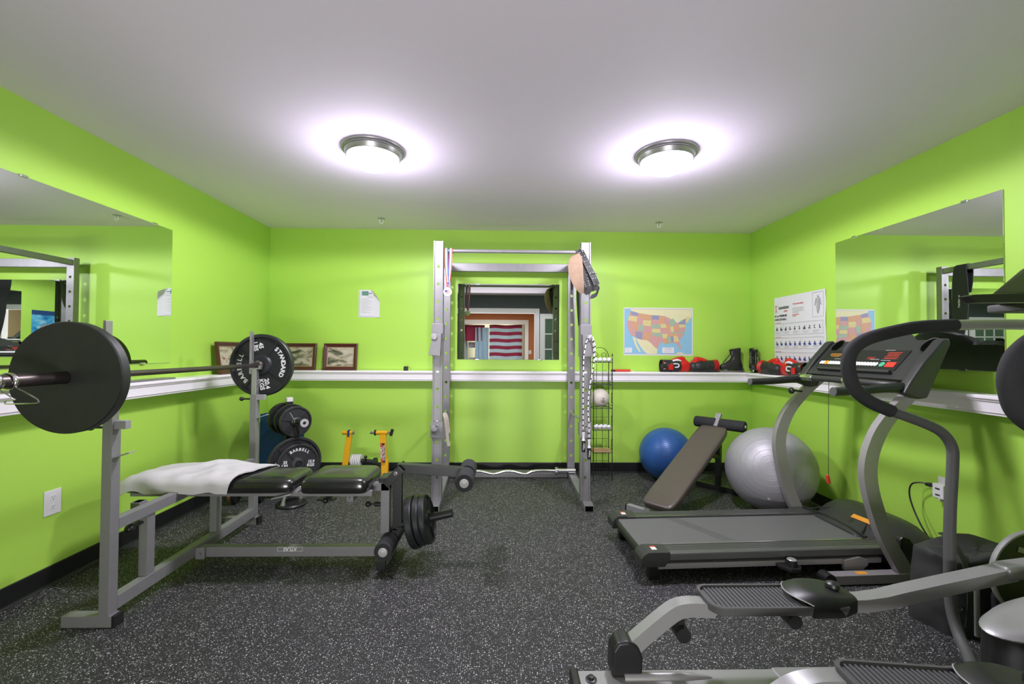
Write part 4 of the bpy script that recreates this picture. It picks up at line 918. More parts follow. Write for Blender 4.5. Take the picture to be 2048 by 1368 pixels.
# cream strap over the left safety rod
t = thing('canvas_strap', 'cream canvas strap looped over the left safety rod of the rack', 'strap', (-.505, 3.75, .41))
m = MB(); strip(m, [(-.526, 3.72, .49), (-.530, 3.72, .56), (-.524, 3.72, .64), (-.512, 3.72, .680), (-.492, 3.72, .690), (-.474, 3.72, .655), (-.462, 3.72, .58), (-.455, 3.72, .52)], [(.75, .65, 0)]*8, [.030]*8, 40, .003, 2); m.build('webbing', 'strap', t)
m = MB(); strip(m, [(-.505, 3.705, .690), (-.485, 3.700, .650), (-.470, 3.70, .55), (-.462, 3.70, .47), (-.452, 3.70, .412)], [(1, .35, 0)]*5, [.022, .024, .026, .026, .028], 24, .0025, 2); m.build('loose_end', 'strap', t)

# beaded skipping rope
t = thing('skipping_rope', 'black and white beaded skipping rope hanging on the right of the rack', 'skipping rope', (.65, 3.32, .42))
def beaded(pts, name):
    pts = [Vector(p) for p in pts]; q = []
    for i in range(len(pts)-1):
        for k in range(12): q.append(pts[i].lerp(pts[i+1], k/12))
    q.append(pts[-1]); m = MB(); acc = 0; seg = 0; start = q[0]; LEN = (.030, .012)
    i = 0; pos = q[0]; idx = 1; 
    tot = 0; L_ = [0]
    for a, b in zip(q, q[1:]): tot += (b-a).length; L_.append(tot)
    def at(s_):
        for j in range(len(L_)-1):
            if L_[j+1] >= s_: 
                k = (s_-L_[j])/max(L_[j+1]-L_[j], 1e-9); return q[j].lerp(q[j+1], k)
        return q[-1]
    s_ = 0; 
    while s_ < tot-.006:
        e = min(tot, s_+LEN[seg % 2]); m.mi = seg % 2; a, b = at(s_), at(e-.0008)
        if (b-a).length > .002: m.cyl(a, b, .0047 if seg % 2 else .0052, 10)
        s_ = e; seg += 1
    return m.build(name, ['white', 'black'], t, ang=40)
beaded([(.678, 3.315, 1.345), (.640, 3.312, 1.30), (.622, 3.32, 1.18), (.620, 3.33, .90), (.622, 3.33, .625)], 'beaded_cord')
beaded([(.690, 3.318, 1.335), (.712, 3.32, 1.26), (.702, 3.33, 1.12), (.678, 3.335, .98), (.662, 3.335, .86), (.660, 3.335, .74), (.668, 3.33, .665), (.668, 3.33, .565)], 'beaded_cord')
beaded([(.688, 3.322, 1.330), (.704, 3.33, 1.24), (.700, 3.345, 1.16), (.735, 3.50, 1.03), (.765, 3.60, .955)], 'beaded_cord')
for x, z in ((.624, .60), (.668, .545)):
    m = MB(); m.lathe([(0, 0), (.013, 0), (.012, -.010), (.009, -.035), (.012, -.055), (.014, -.062), (0, -.062)], (x, 3.33, z), Z, 20); h = m.build('handle_top', 'white', t)
    m = MB(); m.lathe([(0, -.062), (.0145, -.062), (.0135, -.10), (.0145, -.145), (.013, -.150), (0, -.150)], (x, 3.33, z), Z, 20); gr = m.build('handle_grip', 'black', t)
    m = MB(); m.text('Valeo', (x, 3.3150, z-.105), Z, -X, .022, .0006); m.build('grip_lettering', 'white', gr, smooth=False)

# ------------------------------------------------------------------ wire tower
t = thing('wire_rack', 'tall narrow dark wire rack with scroll top right of the power rack', 'wire rack', (.95, 4.17, 0))
TX0, TX1, TY0, TY1 = .862, 1.040, 4.095, 4.235
m = MB()
for x in (TX0, TX1):
    for y in (TY0, TY1): m.tube([(x, y, .0), (x, y, 1.16)], .0042, 8)
    m.ball((x, TY0, .006), .008, n=10); m.ball((x, TY1, .006), .008, n=10); m.ball((x, TY0, 1.185), .008, (.7, .7, 2.2), n=10)
m.build('corner_post', 'wire', t)
sh = [1.118, .905, .680, .475, .262, .045]
for z in sh:
    m = MB(); m.tube([(TX0, TY0, z), (TX1, TY0, z), (TX1, TY1, z), (TX0, TY1, z), (TX0, TY0, z)], .0034, 6)
    for k in range(1, 6): xx = TX0+(TX1-TX0)*k/6; m.tube([(xx, TY0, z), (xx, TY1, z)], .0018, 6)
    m.tube([(TX0, TY0, z+.028), (TX1, TY0, z+.028), (TX1, TY1, z+.028), (TX0, TY1, z+.028), (TX0, TY0, z+.028)], .0018, 6) if z < 1 else None
    m.build('wire_shelf', 'wire', t)
m = MB()
for k in (1, 2): xx = TX0+(TX1-TX0)*k/3; m.tube([(xx, TY1, .045), (xx, TY1, 1.10)], .0022, 6)
for z in (.155, .368, .578, .79, 1.0): m.tube([(TX0, TY1, z), (TX1, TY1, z)], .0018, 6)
m.build('back_grid', 'wire', t)
m = MB(); cx = (TX0+TX1)/2; ctop = [(cx+.089*math.cos(a), TY1, 1.16+.10*math.sin(a)) for a in [i*PI/16 for i in range(17)]]; m.tube(ctop, .003, 6)
for s_ in (-1, 1):
    P = [(cx, TY1, 1.13)]
    for i in range(26): a = -PI*.6+i*.30; rr_ = .034*(1-i/34); P.append((cx+s_*(.036+rr_*math.cos(a)), TY1, 1.185+rr_*math.sin(a)))
    m.tube(P, .0024, 6)
m.build('scroll_top', 'wire', t)
m = MB()
for z0 in (.12, .34, .56, .78, 1.0):
    P = [(TX1+.004, TY0, z0-.04+.08*i/20+.0) for i in range(0)]
    for s_ in (-1, 1): m.tube([(TX1, TY0+.02, z0-.05), (TX1, TY0+.02+s_*.014, z0-.02), (TX1, TY0+.02, z0), (TX1, TY0+.02-s_*.014, z0+.02), (TX1, TY0+.02, z0+.05)], .002, 6, 4)
m.build('side_scroll', 'wire', t)
MB().box((TX0+.004, TY0+.003, .267), (TX1-.004, TY1-.004, .280), .002).build('wooden_shelf', 'wood', t)
gb = MB(); gb.ball((0, 0, 0), .0213, n=24); ball0 = gb.build('golf_ball', mat('golf_ball_white', (.80, .79, .84), .35, var=.02, bump=.6, bscale=260), None, local=True)
first = True
names = ['leftmost', 'second from the left', 'third from the left', 'rightmost']
for zz, sn in ((1.1215, 'top shelf'), (.4785, 'middle shelf')):
    for row, (y, n_) in enumerate(((TY0+.026, 4), (TY0+.070, 3)) if zz < 1 else ((TY0+.026, 4),)):
        for k in range(n_):
            o = ball0 if first else ball0.copy()
            if not first: COL.objects.link(o)
            first = False
            o.location = (TX0+.0255+.0424*k+(.021 if row else 0), y, zz+.0222); o.rotation_euler = (k, row, k*2)
            tag(o, 'white golf ball, %s of the %s row on the %s' % (names[k] if n_ == 4 else ('leftmost', 'middle one', 'rightmost')[k], 'front' if row == 0 else 'back', sn), 'golf ball', 'golf balls on the wire rack')
# cream printed ball on the rack
m = MB(); m.ball((0, 0, 0), .0895, n=48); bc = Vector((.940, 4.165, .684+.0895))
t = thing('playground_ball', 'cream printed ball sitting on the wire rack shelf', 'ball', (bc.x, bc.y, bc.z-.0895)); m.bm.transform(Matrix.Translation((0, 0, .0895))); m.build('ball_skin', 'ballcream', t, local=True)
m = MB()
def onb(a, e): d = Vector((math.sin(a)*math.cos(e), -math.cos(a)*math.cos(e), math.sin(e))); return d
def bmark(a0, e0, a1, e1, w_=.0022):
    m.tube([Vector((0, 0, .0895))+onb(a0+(a1-a0)*k/4, e0+(e1-e0)*k/4)*.0893 for k in range(5)], w_, 6)
for a0, e0, a1, e1 in ((-.02, .10, 0, .02), (.05, .06, .26, .06), (.05, .02, .18, .02), (-.12, -.10, -.02, -.17), (-.02, -.17, .05, -.10), (.08, -.10, .20, -.10), (.08, -.17, .24, -.17), (.26, -.10, .32, -.17), (-.15, -.26, .10, -.30), (.12, -.30, .34, -.29), (-.05, -.35, .30, -.37)): bmark(a0, e0, a1, e1)
m.build('black_print', 'ink', t, local=True)
m = MB()
for a, e, w_ in ((-.5, 0, 1), (.6, .3, 1)):
    pass
for off in (-.45, .55):
    m.tube([Vector((0, 0, .0895))+(onb(off+.25*math.sin(k/16*PI), -1.3+2.6*k/16))*.0892 for k in range(17)], .0009, 6)
m.build('seam', 'greyink', t, local=True)

# ================================================================== exercise balls and sit-up bench
def gym_ball(name, label, c, r, m_, ax, valve_dir, gap, hgt, n_=96):
    # moulded rings round the axis ax
    q = Vector(ax).normalized(); pr = []; N_ = 720
    for i in range(N_+1):
        th_ = PI*i/N_; dd = (math.degrees(th_)/gap) % 1.0; d_ = min(dd, 1-dd)*gap*PI/180*r
        k = r+(hgt*math.exp(-(d_/.0013)**2) if 3 < math.degrees(th_) < 177 else 0)
        pr.append((k*math.sin(th_), -k*math.cos(th_)))
    mb = MB(); mb.lathe(pr, (0, 0, 0), q, n_); mb.bm.transform(Matrix.Translation((0, 0, r*1.002)))
    t = thing(name, label, 'exercise ball', (c[0], c[1], 0))
    mb.build('ball_skin', m_, t, local=True, ang=180)
    v = MB(); vd = Vector(valve_dir).normalized(); v.lathe([(0, 0), (.009, 0), (.010, -.002), (.010, -.006)], Vector((0, 0, r*1.002))+vd*(r+.001), vd, 20); v.build('valve', 'white', t, local=True)
gym_ball('exercise_ball', 'large silver grey exercise ball in the right corner behind the treadmill', (2.085, 3.345), .317, 'silverball', (-.50, -.82, .31), (-.5, -.75, -.5), 7.6, .0009)
gym_ball('exercise_ball', 'blue exercise ball on the floor by the back wall', (1.561, 4.115), .247, 'blueball', (-.25, .2, .94), (-.10, -.98, -.25), 3.6, .0006)
# sit-up bench
u = Vector((.75, .66, 0)).normalized(); wv_ = Vector((.66, -.75, 0)).normalized(); rise = Vector((u.x*.91, u.y*.91, .415)).normalized()
t = thing('sit_up_bench', 'slanted brown padded sit-up bench with black foam rollers', 'sit-up bench', (1.50, 3.48, 0))
A = Vector((1.02, 3.20, .125))+wv_*.125; nn = wv_.cross(rise).normalized(); nn = nn if nn.z > 0 else -nn
LB = 1.10
mb = MB(); rings = []; N = 56
for s_, h_ in ((.0, -.055), (.95, -.055), (.985, -.050), (1.0, -.038), (1.0, -.018), (.985, -.008), (.94, -.002), (.75, 0), (0, .001)):
    ring = []
    for k in range(N):
        a = 2*PI*k/N; c, s2 = math.cos(a), math.sin(a); ins = (1-s_)*.125; e = .2
        px = math.copysign(abs(c)**e, c)*max(LB/2-ins, .001); py = math.copysign(abs(s2)**e, s2)*max(.125-ins, .001)
        ring.append(A+rise*(LB/2+px)+wv_*py+nn*h_)
    rings.append(ring)
mb.ring_loft(rings); mb.build('long_pad', 'brownvinyl', t, ang=60)
m = MB(); m.bar(A+rise*.10-nn*.075, A+rise*1.12-nn*.070, .05, .04, up=tuple(nn)); m.bar(A+rise*1.06-nn*.070, A+rise*1.13-nn*.018, .045, .035, up=tuple(nn)); m.bar(A+rise*1.11-nn*.020, A+rise*1.235+nn*.034, .045, .035, up=tuple(nn)); m.build('main_beam', 'lightgrey', t)
B = A+rise*1.21+nn*.01
m = MB(); m.bar(A+rise*.12-nn*.06, Vector((A.x, A.y, .035))+u*.07, .05, .04, up=tuple(u)); m.build('front_leg', 'lightgrey', t)
fc = Vector((A.x, A.y, .022))+u*.075
m = MB(); m.bar(fc-wv_*.275, fc+wv_*.24, .045, .044); m.build('floor_foot', 'lightgrey', t)
m = MB(); m.obox(fc-wv_*.280, (u, wv_, Z), (.048, .012, .046), .003); m.build('foot_cap', 'black', t)
R0 = A+rise*1.150-nn*.012+wv_*.012
m = MB(); m.cyl(R0-wv_*.205, R0+wv_*.22, .010, 12); m.build('roller_bar', 'chrome', t)
for a, b in ((-.200, -.020), (.024, .225)):
    m = MB(); m.lathe([(.010, 0), (.044, 0), (.047, .005), (.048, .012), (.048, abs(b-a)-.012), (.047, abs(b-a)-.005), (.044, abs(b-a)), (.010, abs(b-a))], R0+wv_*a, wv_, 32, close=True); rl = m.build('foam_roller', 'softblack', t)
    m = MB(); e_ = R0+wv_*(a if a < 0 else b); dd = wv_*(-1 if a < 0 else 1); m.lathe([(0, 0), (.014, 0), (.014, .004), (0, .006)], e_, dd, 16); m.build('end_cap', 'white', rl)
m = MB(); rf = Vector((B.x, B.y, .03))-u*.02; m.bar(B-nn*.02, rf+Z*.0, .04, .05, up=tuple(u)); m.build('rear_leg', 'black', t)
m = MB(); m.bar(A+rise*.80-nn*.08, rf+Z*.26, .035, .035, up=tuple(u)); m.build('brace', 'black', t)
m = MB(); m.bar(rf-wv_*.19-Z*.006, rf+wv_*.17-Z*.006, .045, .045); m.build('rear_foot', 'black', t)
# ================================================================== things on the ledge
LZ = 1.0205
def blob(parts, name, m_, parent, vox=.004, mats=None):
    mb = MB()
    for c, r, sc, rot in parts: mb.ball(c, r, sc, rot, 20)
    o = mb.build(name, m_, parent, local=True, ang=180)
    md = o.modifiers.new('remesh', 'REMESH'); md.mode = 'VOXEL'; md.voxel_size = vox; md.use_smooth_shade = True
    s_ = o.modifiers.new('smooth', 'SMOOTH'); s_.factor = .6; s_.iterations = 6
    return o
def RY(a): return Matrix.Rotation(a, 3, 'Y')
def glove(label, loc, rotz, palm_out=False, flip=1):
    # local frame: cuff at -x, fist at +x, width along y (thin), height z
    t = thing('boxing_glove', label, 'boxing glove', loc, rotz, 'red and black boxing gloves')
    f = flip
    blob([((.085, 0, .062), .058, (1.15, .85, 1.0), None), ((.035, 0, .060), .055, (1.1, .85, .95), None), ((.120, 0, .050), .046, (1, .9, 1.0), None), ((-.01, 0, .056), .045, (1.2, .85, 1), None)], 'fist', 'red', t)
    blob([((.045, -.004, .112), .026, (2.0, .95, .85), RY(-.25)), ((.085, -.004, .118), .024, (1.3, 1, .9), RY(.1)), ((.0, -.004, .098), .024, (1.5, 1, .8), RY(-.5))], 'thumb', 'red', t)
    side = -1
    mb = MB()
    def cuff(u, v):
        a = 2*PI*u; r_y = .043+.002*math.sin(v*9); r_z = .050+.004*v*0; x = -.005-.105*v
        return (x, r_y*math.cos(a)*(1+.12*v), .055+r_z*math.sin(a)*(1+.05*v))
    mb.sheet(cuff, 32, 6, .003); c = mb.build('cuff', 'leather', t, local=True)
    if palm_out:
        blob([((.060, -.026, .052), .058, (1.3, .78, .90), None), ((.115, -.020, .048), .048, (1, .85, .95), None), ((.0, -.018, .055), .052, (1.1, .88, .98), None), ((-.04, -.012, .055), .049, (1.1, .92, .98), None)], 'black_palm', 'leather', t)
        mb = MB()
        for k in range(4): x = -.072-.0115*k; mb.lathe([(.0465+.001*k, -.006), (.055+.001*k, 0), (.0465+.001*k, .006)], (x, 0, .058), X, 28, close=True)
        mb.build('ribbed_band', 'red', t, local=True)
    else:
        mb = MB(); mb.tube([(-.02, -.045, .100), (.02, -.052, .108), (.055, -.052, .100)], [.008, .010, .006], 10, 4); mb.build('white_piping', 'white', t, local=True)
        # cuff wraps: dark field with red square and white U-shaped mark
        mb = MB(); mb.box((-.060, -.060, .022), (-.018, -.050, .070), .003); mb.build('red_square', 'red', t, local=True)
        mb = MB(); U_ = [(.030, 0, .075), (-.005, 0, .075), (-.014, 0, .066), (-.014, 0, .058), (-.005, 0, .049), (.030, 0, .049)]
        mb.tube([(x, -.0605, z-.004) for x, _, z in [(-.018, 0, .078), (.020, 0, .078), (.031, 0, .070), (.031, 0, .056), (.020, 0, .048), (-.004, 0, .048)]], .0058, 8, 3); mb.build('white_mark', 'white', t, local=True)
        blob([((.030, -.014, .054), .055, (1.0, .80, .95), None), ((-.01, -.014, .055), .052, (1.1, .84, .96), None), ((-.055, -.008, .055), .048, (1.1, .92, .98), None)], 'dark_shell', 'leather', t)
        mb = MB(); 
        for k in range(3): mb.box((-.105+.0*k, -.047, .028+.024*k), (-.085, -.043, .036+.024*k), .001)
        mb.build('wrist_dashes', 'white' , t, local=True)
        mb = MB(); mb.box((-.106, -.048, .022), (-.098, -.044, .096), .001); mb.build('wrist_band', 'red', t, local=True)
    return t
glove('boxing glove with white mark on the back ledge, below the map', (1.700, 4.300, LZ-.001), .04).scale = (1.1, 1.0, 1.12)
glove('boxing glove with black palm up on the back ledge, beside the skates', (2.030, 4.300, LZ-.001), PI-.05+PI*0, palm_out=True).scale = (1.05, -1, 1.1)
glove('boxing glove with black palm up on the right ledge, nearest the corner', (2.458, 3.935, LZ-.001), -PI/2+.05, palm_out=True).scale = (1.05, 1, 1.1)
glove('boxing glove with white mark on the right ledge, in front of the poster', (2.458, 3.580, LZ-.001), PI/2, False).scale = (1.1, -1, 1.12)

def skate(label, loc, rotz, laces_loose):
    t = thing('ice_skate', label, 'ice skate', loc, rotz, 'black ice skates on the ledge')
    mb = MB(); rings = []
    # rings from sole up: centre x, half-length, half-width, z ; toe towards -x
    for cx, hl, hw, z in ((-.010, .112, .034, .040), (-.010, .115, .038, .050), (-.008, .112, .038, .068), (.004, .096, .036, .085), (.022, .070, .034, .105), (.036, .050, .032, .125), (.040, .044, .031, .150), (.038, .046, .033, .180), (.034, .050, .035, .205), (.030, .054, .037, .232), (.030, .050, .033, .234), (.034, .040, .026, .190)):
        rings.append([Vector((cx+math.copysign(abs(math.cos(a))**.75, math.cos(a))*hl, math.copysign(abs(math.sin(a))**.8, math.sin(a))*hw, z+(.010*(-math.cos(a)) if z > .2 else 0)*-1)) for a in [2*PI*k/28 for k in range(28)]])
    mb.ring_loft(rings); b = mb.build('boot', 'leather', t, local=True, ang=60)
    mb = MB(); mb.box((-.120, -.034, .030), (.100, .034, .042), .006); mb.box((.040, -.030, .018), (.098, .030, .032), .004); mb.build('sole', 'black', t, local=True)
    mb = MB(); mb.box((-.125, -.002, .0), (.115, .002, .016), .001); mb.box((-.085, -.006, .014), (-.050, .006, .032)); mb.box((.050, -.006, .014), (.085, .006, .032)); mb.build('blade', 'nickel', t, local=True)
    mb = MB(); 
    for k in range(9):
        z = .092+.0155*k; x = -.078+.068*min(1, k/5.0)+.0*k
        for s_ in (-1, 1): mb.ball((x, s_*.020, z+.004), .0042, n=8)
    mb.build('eyelets', 'white', b, local=True)
    mb = MB()
    for k in range(8):
        z = .094+.0155*k; x = -.082+.068*min(1, k/5.0)
        mb.tube([(x, -.020, z), (x-.006, 0, z+.008), (x+.008, .020, z+.0155)], .002, 6)
        mb.tube([(x, .020, z), (x-.006, 0, z+.008), (x+.008, -.020, z+.0155)], .002, 6)
    if laces_loose:
        mb.tube([(-.022, -.02, .215), (-.045, -.05, .20), (-.06, -.045, .14), (-.075, -.05, .09), (-.10, -.052, .06), (-.11, -.05, .045)], .003, 6, 4)
        mb.tube([(-.022, .0, .215), (-.055, -.03, .19), (-.05, -.05, .15), (-.085, -.05, .10)], .003, 6, 4)
    mb.build('laces', 'black', t, local=True)
    return t
skate('black lace-up ice skate side-on on the back ledge, toe pointing left', (2.300, 4.305, LZ), .0, False)
skate('black lace-up ice skate in the corner with loose laces, beside the other skate', (2.488, 4.255, LZ), 1.05, True)

t = thing('hand_tool', 'red and black folded hand tool lying on the back ledge right of the rack', 'tool', (1.19, 4.31, LZ))
m = MB(); m.box((1.100, 4.295, LZ), (1.275, 4.330, LZ+.022), .005); m.build('red_case', 'redp', t)
m = MB(); m.box((1.085, 4.293, LZ), (1.125, 4.328, LZ+.016), .004); m.build('black_end', 'black', t)
m = MB(); m.prism([(0, 0), (.030, .010), (.050, .004), (.034, 0)], (1.275, 4.30, LZ), X, Z, (0, .02, 0)); m.build('white_tip', 'white', t)
t = thing('small_clock', 'tiny black box with a wire on the back ledge left of the rack', 'box', (-.946, 4.29, LZ))
m = MB(); m.box((-.972, 4.275, LZ), (-.930, 4.305, LZ+.042), .003); m.build('case', 'black', t)
m = MB(); m.tube([(-.930, 4.29, LZ+.030), (-.915, 4.29, LZ+.032), (-.905, 4.29, LZ+.020), (-.900, 4.29, LZ+.002)], .0013, 6, 4); m.build('wire', 'wire', t)
m = MB(); m.box((-2.300, 2.02, LZ), (-2.222, 3.00, LZ+.012), .002); tag(m.build('level_bar', 'nickel'), 'flat grey metal bar lying along the left ledge behind the barbell plate', 'bar')
m = MB(); m.box((-2.320, 1.35, LZ), (-2.225, 2.02-.06, LZ+.018), .004); tag(m.build('picture_board', 'frame'), 'dark brown board lying flat on the left ledge at the photo edge', 'board')

# ================================================================== treadmill
TR = thing('treadmill', 'grey and black folding treadmill against the right wall', 'treadmill', (.750, 2.300, 0), math.radians(2.8)); t = TR
WD = .605
m = MB(); m.box((.02, .105, .085), (1.45, .50, .148), .012, 3); m.build('running_belt', 'belt', t, local=True)
m = MB()
for k in range(24): f_ = k/23; m.obox((.375+.185*f_, .478-.325*f_, .1482), (Vector((1, .12, 0)).normalized(), Vector((-.12, 1, 0)).normalized(), Z), (.075, .0020, .0008))
m.build('belt_scuff_marks', 'treadgrey', t, local=True)
for y0, y1, s_ in ((0, .105, -1), (.50, WD, 1)):
    yo = y0 if s_ < 0 else y1
    m = MB(); yi = y1 if s_ < 0 else y0
    pr = [(yi, .152), (yi, .157), (yo-s_*.022, .157), (yo-s_*.004, .150), (yo, .140), (yo, .118), (yo-s_*.006, .112), (yi, .105)]
    rr_ = [[Vector((x, p[0], p[1])) for p in pr] for x in (.085, 1.40)]; m.ring_loft(rr_); rl = m.build('side_rail', 'railgrey', t, local=True, ang=25)
    m = MB()
    for q in range(4): yy = yi+(yo-yi)*(.15+.17*q); m.box((.09, yy-.0014, .157), (1.39, yy+.0014, .1582))
    m.build('rail_grooves', 'treadgrey', rl, local=True)
    m = MB(); m.box((.085, min(yi, yi+s_*.006), .154), (1.40, max(yi, yi+s_*.006), .1592)); m.build('bright_edge', 'chrome', rl, local=True)
    m = MB(); m.box((.085, yo-(.04 if s_ > 0 else -.003)-(0 if s_ > 0 else 0), .068), (1.35, yo+(-.003 if s_ > 0 else .04), .098), .004); m.build('lower_frame', 'silverpaint', t, local=True)
    m = MB(); m.prism([(-.012, .082), (-.012, .130), (.004, .150), (.030, .1625), (.150, .1605), (.150, .125), (.120, .082)], (0, y0-.003 if s_ < 0 else y0, 0), X, Z, (0, .108, 0), .006); ec = m.build('end_cap', 'treadgrey', t, local=True)
    m = MB(); m.box((.060, (y0+y1)/2-.025, .1622), (.088, (y0+y1)/2+.018, .1636)); m.build('label', 'white', ec, local=True, smooth=False)
    m = MB(); m.box((.060, (y0+y1)/2+.006, .1630), (.088, (y0+y1)/2+.018, .1641)); m.build('label_heading', 'redp', ec, local=True, smooth=False)
    m = MB(); m.box((.045, y0+.03, 0), (.105, y1-.03, .085), .006); m.build('rear_foot', 'black', t, local=True)
m = MB(); m.cyl((.035, .09, .116), (.035, .515, .116), .030, 24); m.build('rear_roller', 'black', t, local=True)
m = MB(); m.prism([(-.055, 0), (.055, 0), (.055, -.05), (.03, -.075), (-.02, -.075), (-.055, -.03)], (.79, .0, .070), X, Y, (0, 0, .018), .003); m.cyl((.80, -.035, .088), (.80, -.035, .118), .025, 24); m.build('belt_adjuster', 'black', t, local=True)
m = MB(); m.lathe([(0, .118), (.020, .118), (.024, .121), (.020, .124), (0, .124)], (.80, -.035, 0), Z, 24); m.build('adjuster_cap', 'silverpaint', t, local=True)
# motor hood
mb = MB(); rings = []
secs = [(1.335, .100, .150, .09), (1.350, .09, .165, .05), (1.42, .07, .190, .04), (1.50, .02, .225, .03), (1.58, -.01, .245, .02), (1.66, -.02, .235, .02), (1.715, -.01, .190, .03), (1.73, .01, .120, .04)]
for x, ins, zt, zb in secs:
    ya, yb_ = ins, WD-ins+.04; N = 13; ring = []
    for k in range(N):
        v = k/(N-1); yy = ya+(yb_-ya)*v; e = (1-abs(2*v-1)**5)
        ring.append(Vector((x, yy, zb+(zt-zb)*(.55+.45*e))))
    ring += [Vector((x, yb_, zb)), Vector((x, ya, zb))]
    rings.append(ring)
mb.ring_loft(rings); hd = mb.build('motor_hood', 'treadgrey', t, local=True, ang=50)
m = MB(); P = []
for k in range(17): v = k/16; P.append((1.352+.02*math.sin(v*PI), .10+.49*v, .168+.004*math.sin(v*PI)))
m.tube(P, .006, 8); P2 = [(1.36+.17*math.sin(k/24*PI)**.8, .545-.40*k/24, .170+.056*math.sin(k/24*PI)**.8) for k in range(25)]; m.tube(P2, .0035, 6); m.build('hood_seam', 'black', hd, local=True)
m = MB(); m.obox((1.46, .245, .212), (Vector((.06, -1, .02)).normalized(), Vector((.8, .06, .55)).normalized(), Vector((-.5, 0, .8)).normalized()), (.13, .030, .004), .001); m.build('hood_badge', 'orange', hd, local=True)
m = MB(); m.prism([(0, 0), (.10, 0), (.10, .05), (.085, .12), (.06, .155), (.02, .17), (0, .15)], (1.43, -.028, .055), X, Z, (0, .045, 0), .010); m.build('side_cover', 'black', t, local=True)
m = MB(); m.prism([(0, .0), (.09, .015), (.14, .0), (.14, -.03), (.11, -.055), (0, -.055)], (1.12, -.01, .095), X, Z, (0, .02, 0), .003); m.build('lift_bracket', 'lightgrey', t, local=True)
def band(side_y, d_, bx_=0):
    outer = [(1.335, .050), (1.250, .235), (1.205, .400), (1.180, .520), (1.175, .620), (1.197, .720), (1.250, .830), (1.345, .940), (1.460, 1.040)]
    inner = [(1.555, 1.040), (1.435, .940), (1.335, .830), (1.276, .720), (1.252, .620), (1.256, .520), (1.283, .400), (1.330, .235), (1.430, .050)]
    outer = [(x+bx_*max(0, 1-z/.45), z) for x, z in outer]; inner = [(x+bx_*max(0, 1-z/.45), z) for x, z in inner]
    def sm(P):
        q = []
        for i in range(len(P)-1):
            p0 = Vector(P[max(i-1, 0)]); p1 = Vector(P[i]); p2 = Vector(P[i+1]); p3 = Vector(P[min(i+2, len(P)-1)])
            for k in range(4): s_ = k/4; q.append(.5*((2*p1)+(p2-p0)*s_+(2*p0-5*p1+4*p2-p3)*s_*s_+(3*p1-p0-3*p2+p3)*s_**3))
        q.append(Vector(P[-1])); return [(v.x, v.y) for v in q]
    m = MB(); a = sm(outer); b = sm(inner); n = len(a); b = b[::-1]
    y0, y1 = side_y, side_y+d_
    m.ring_loft([[Vector((a[i][0], y0, a[i][1])), Vector((b[i][0], y0, b[i][1])), Vector((b[i][0], y1, b[i][1])), Vector((a[i][0], y1, a[i][1]))] for i in range(n)])
    return m.build('upright', 'silverpaint', t, local=True, ang=30)
ua = band(-.080, .040, .038); ub = band(WD+.012, .040)
for y0, nm in ((-.088, 'n'), (WD+.008, 'f')):
    m = MB(); m.box((.985, y0, .004), (1.62, y0+.055, .052), .003); m.build('base_tube', 'silverpaint', t, local=True)
    m = MB(); m.cyl((.975, y0-.002, .031), (.975, y0+.057, .031), .031, 24); m.build('transport_wheel', 'black', t, local=True)
m = MB(); m.box((1.14, -.075, .052), (1.20, -.048, .0528)); m.build('warning_label', 'orange', t, local=True)
m = MB(); m.box((1.50, -.04, .004), (1.56, WD+.04, .045), .003); m.build('cross_tube', 'silverpaint', t, local=True)
m = MB(); m.cyl((1.36, WD+.000, .955), (1.29, WD-.005, .962), .006, 10); m.ball((1.278, WD-.006, .961), .022, (.8, 1, 1)); m.build('lock_knob', 'black', t, local=True)
# console: section in x-z, swept along y
def cons_y(v): return -.130+.750*v
m = MB(); rings = []
NY = 40
for k in range(NY+1):
    v = k/NY; yy = cons_y(v); e = min(v, 1-v)
    hump = .095*max(0, math.cos((v-.50)/.29*PI/2))**.7 if abs(v-.50) < .29 else 0
    dip = .012*max(0, 1-e*14)
    s0 = Vector((1.385, 1.083)); s1 = Vector((1.592-dip, 1.300-dip)); up = (s1-s0).normalized(); nrm = Vector((up.y, -up.x))
    top = s1+up*hump
    pts = [s0, s0+up*.02, s0*.5+s1*.5, s1, top, top+nrm*.012-up*.006, s1+nrm*.035, s0*.4+s1*.6+nrm*.062, s0+nrm*.055]
    rings.append([Vector((p.x, yy, p.y)) for p in pts])
m.ring_loft(rings); cn = m.build('console', 'treadgrey', t, local=True, ang=40)
s0 = Vector((1.385, 0, 1.083)); s1 = Vector((1.592, 0, 1.300)); up = (s1-s0).normalized(); nr = Vector((-up.z, 0, up.x)); LNC = (s1-s0).length
def cp(v, w_, off=.001): return s0+up*(LNC*w_)+Y*cons_y(v)+nr*off      # v 0 near .. 1 far; w_ 0 bottom .. 1 top
def cbox(nm, m_, v0, v1, w0, w1, h=.003, parent=None, off=0, bev=.001):
    mb = MB(); a = cp(v0, w0); b = cp(v1, w1); mb.obox((a+b)/2+nr*(off+h/2-.001), (Y, up, -nr), (abs(cons_y(v1)-cons_y(v0)), abs(w1-w0)*LNC, h), bev); return mb.build(nm, m_, parent or cn, local=True)
cbox('button_panel', 'black', .165, .925, .20, .72, .004)
def ell(nm, items, m_, h=.006):
    mb = MB()
    for v, w_, rv, rw in items:
        c = cp(v, w_, .003); mb.prism([(math.cos(a)*rv, math.sin(a)*rw) for a in [2*PI*k/20 for k in range(20)]], c, Y, up, nr*(h*.6), .0008)
    mb.build(nm, m_, cn, local=True)
bt = [(.805-.028*0, .36, .011, .0125)] 
for v in [.895, .868]+[.802-.0265*k for k in range(18)]: ell('speed_button', [(v, .34, .0125, .0150)], 'white')
ell('orange_button', [(.835, .34, .016, .017)], 'orange'); ell('green_button', [(.300, .34, .017, .018)], 'green')
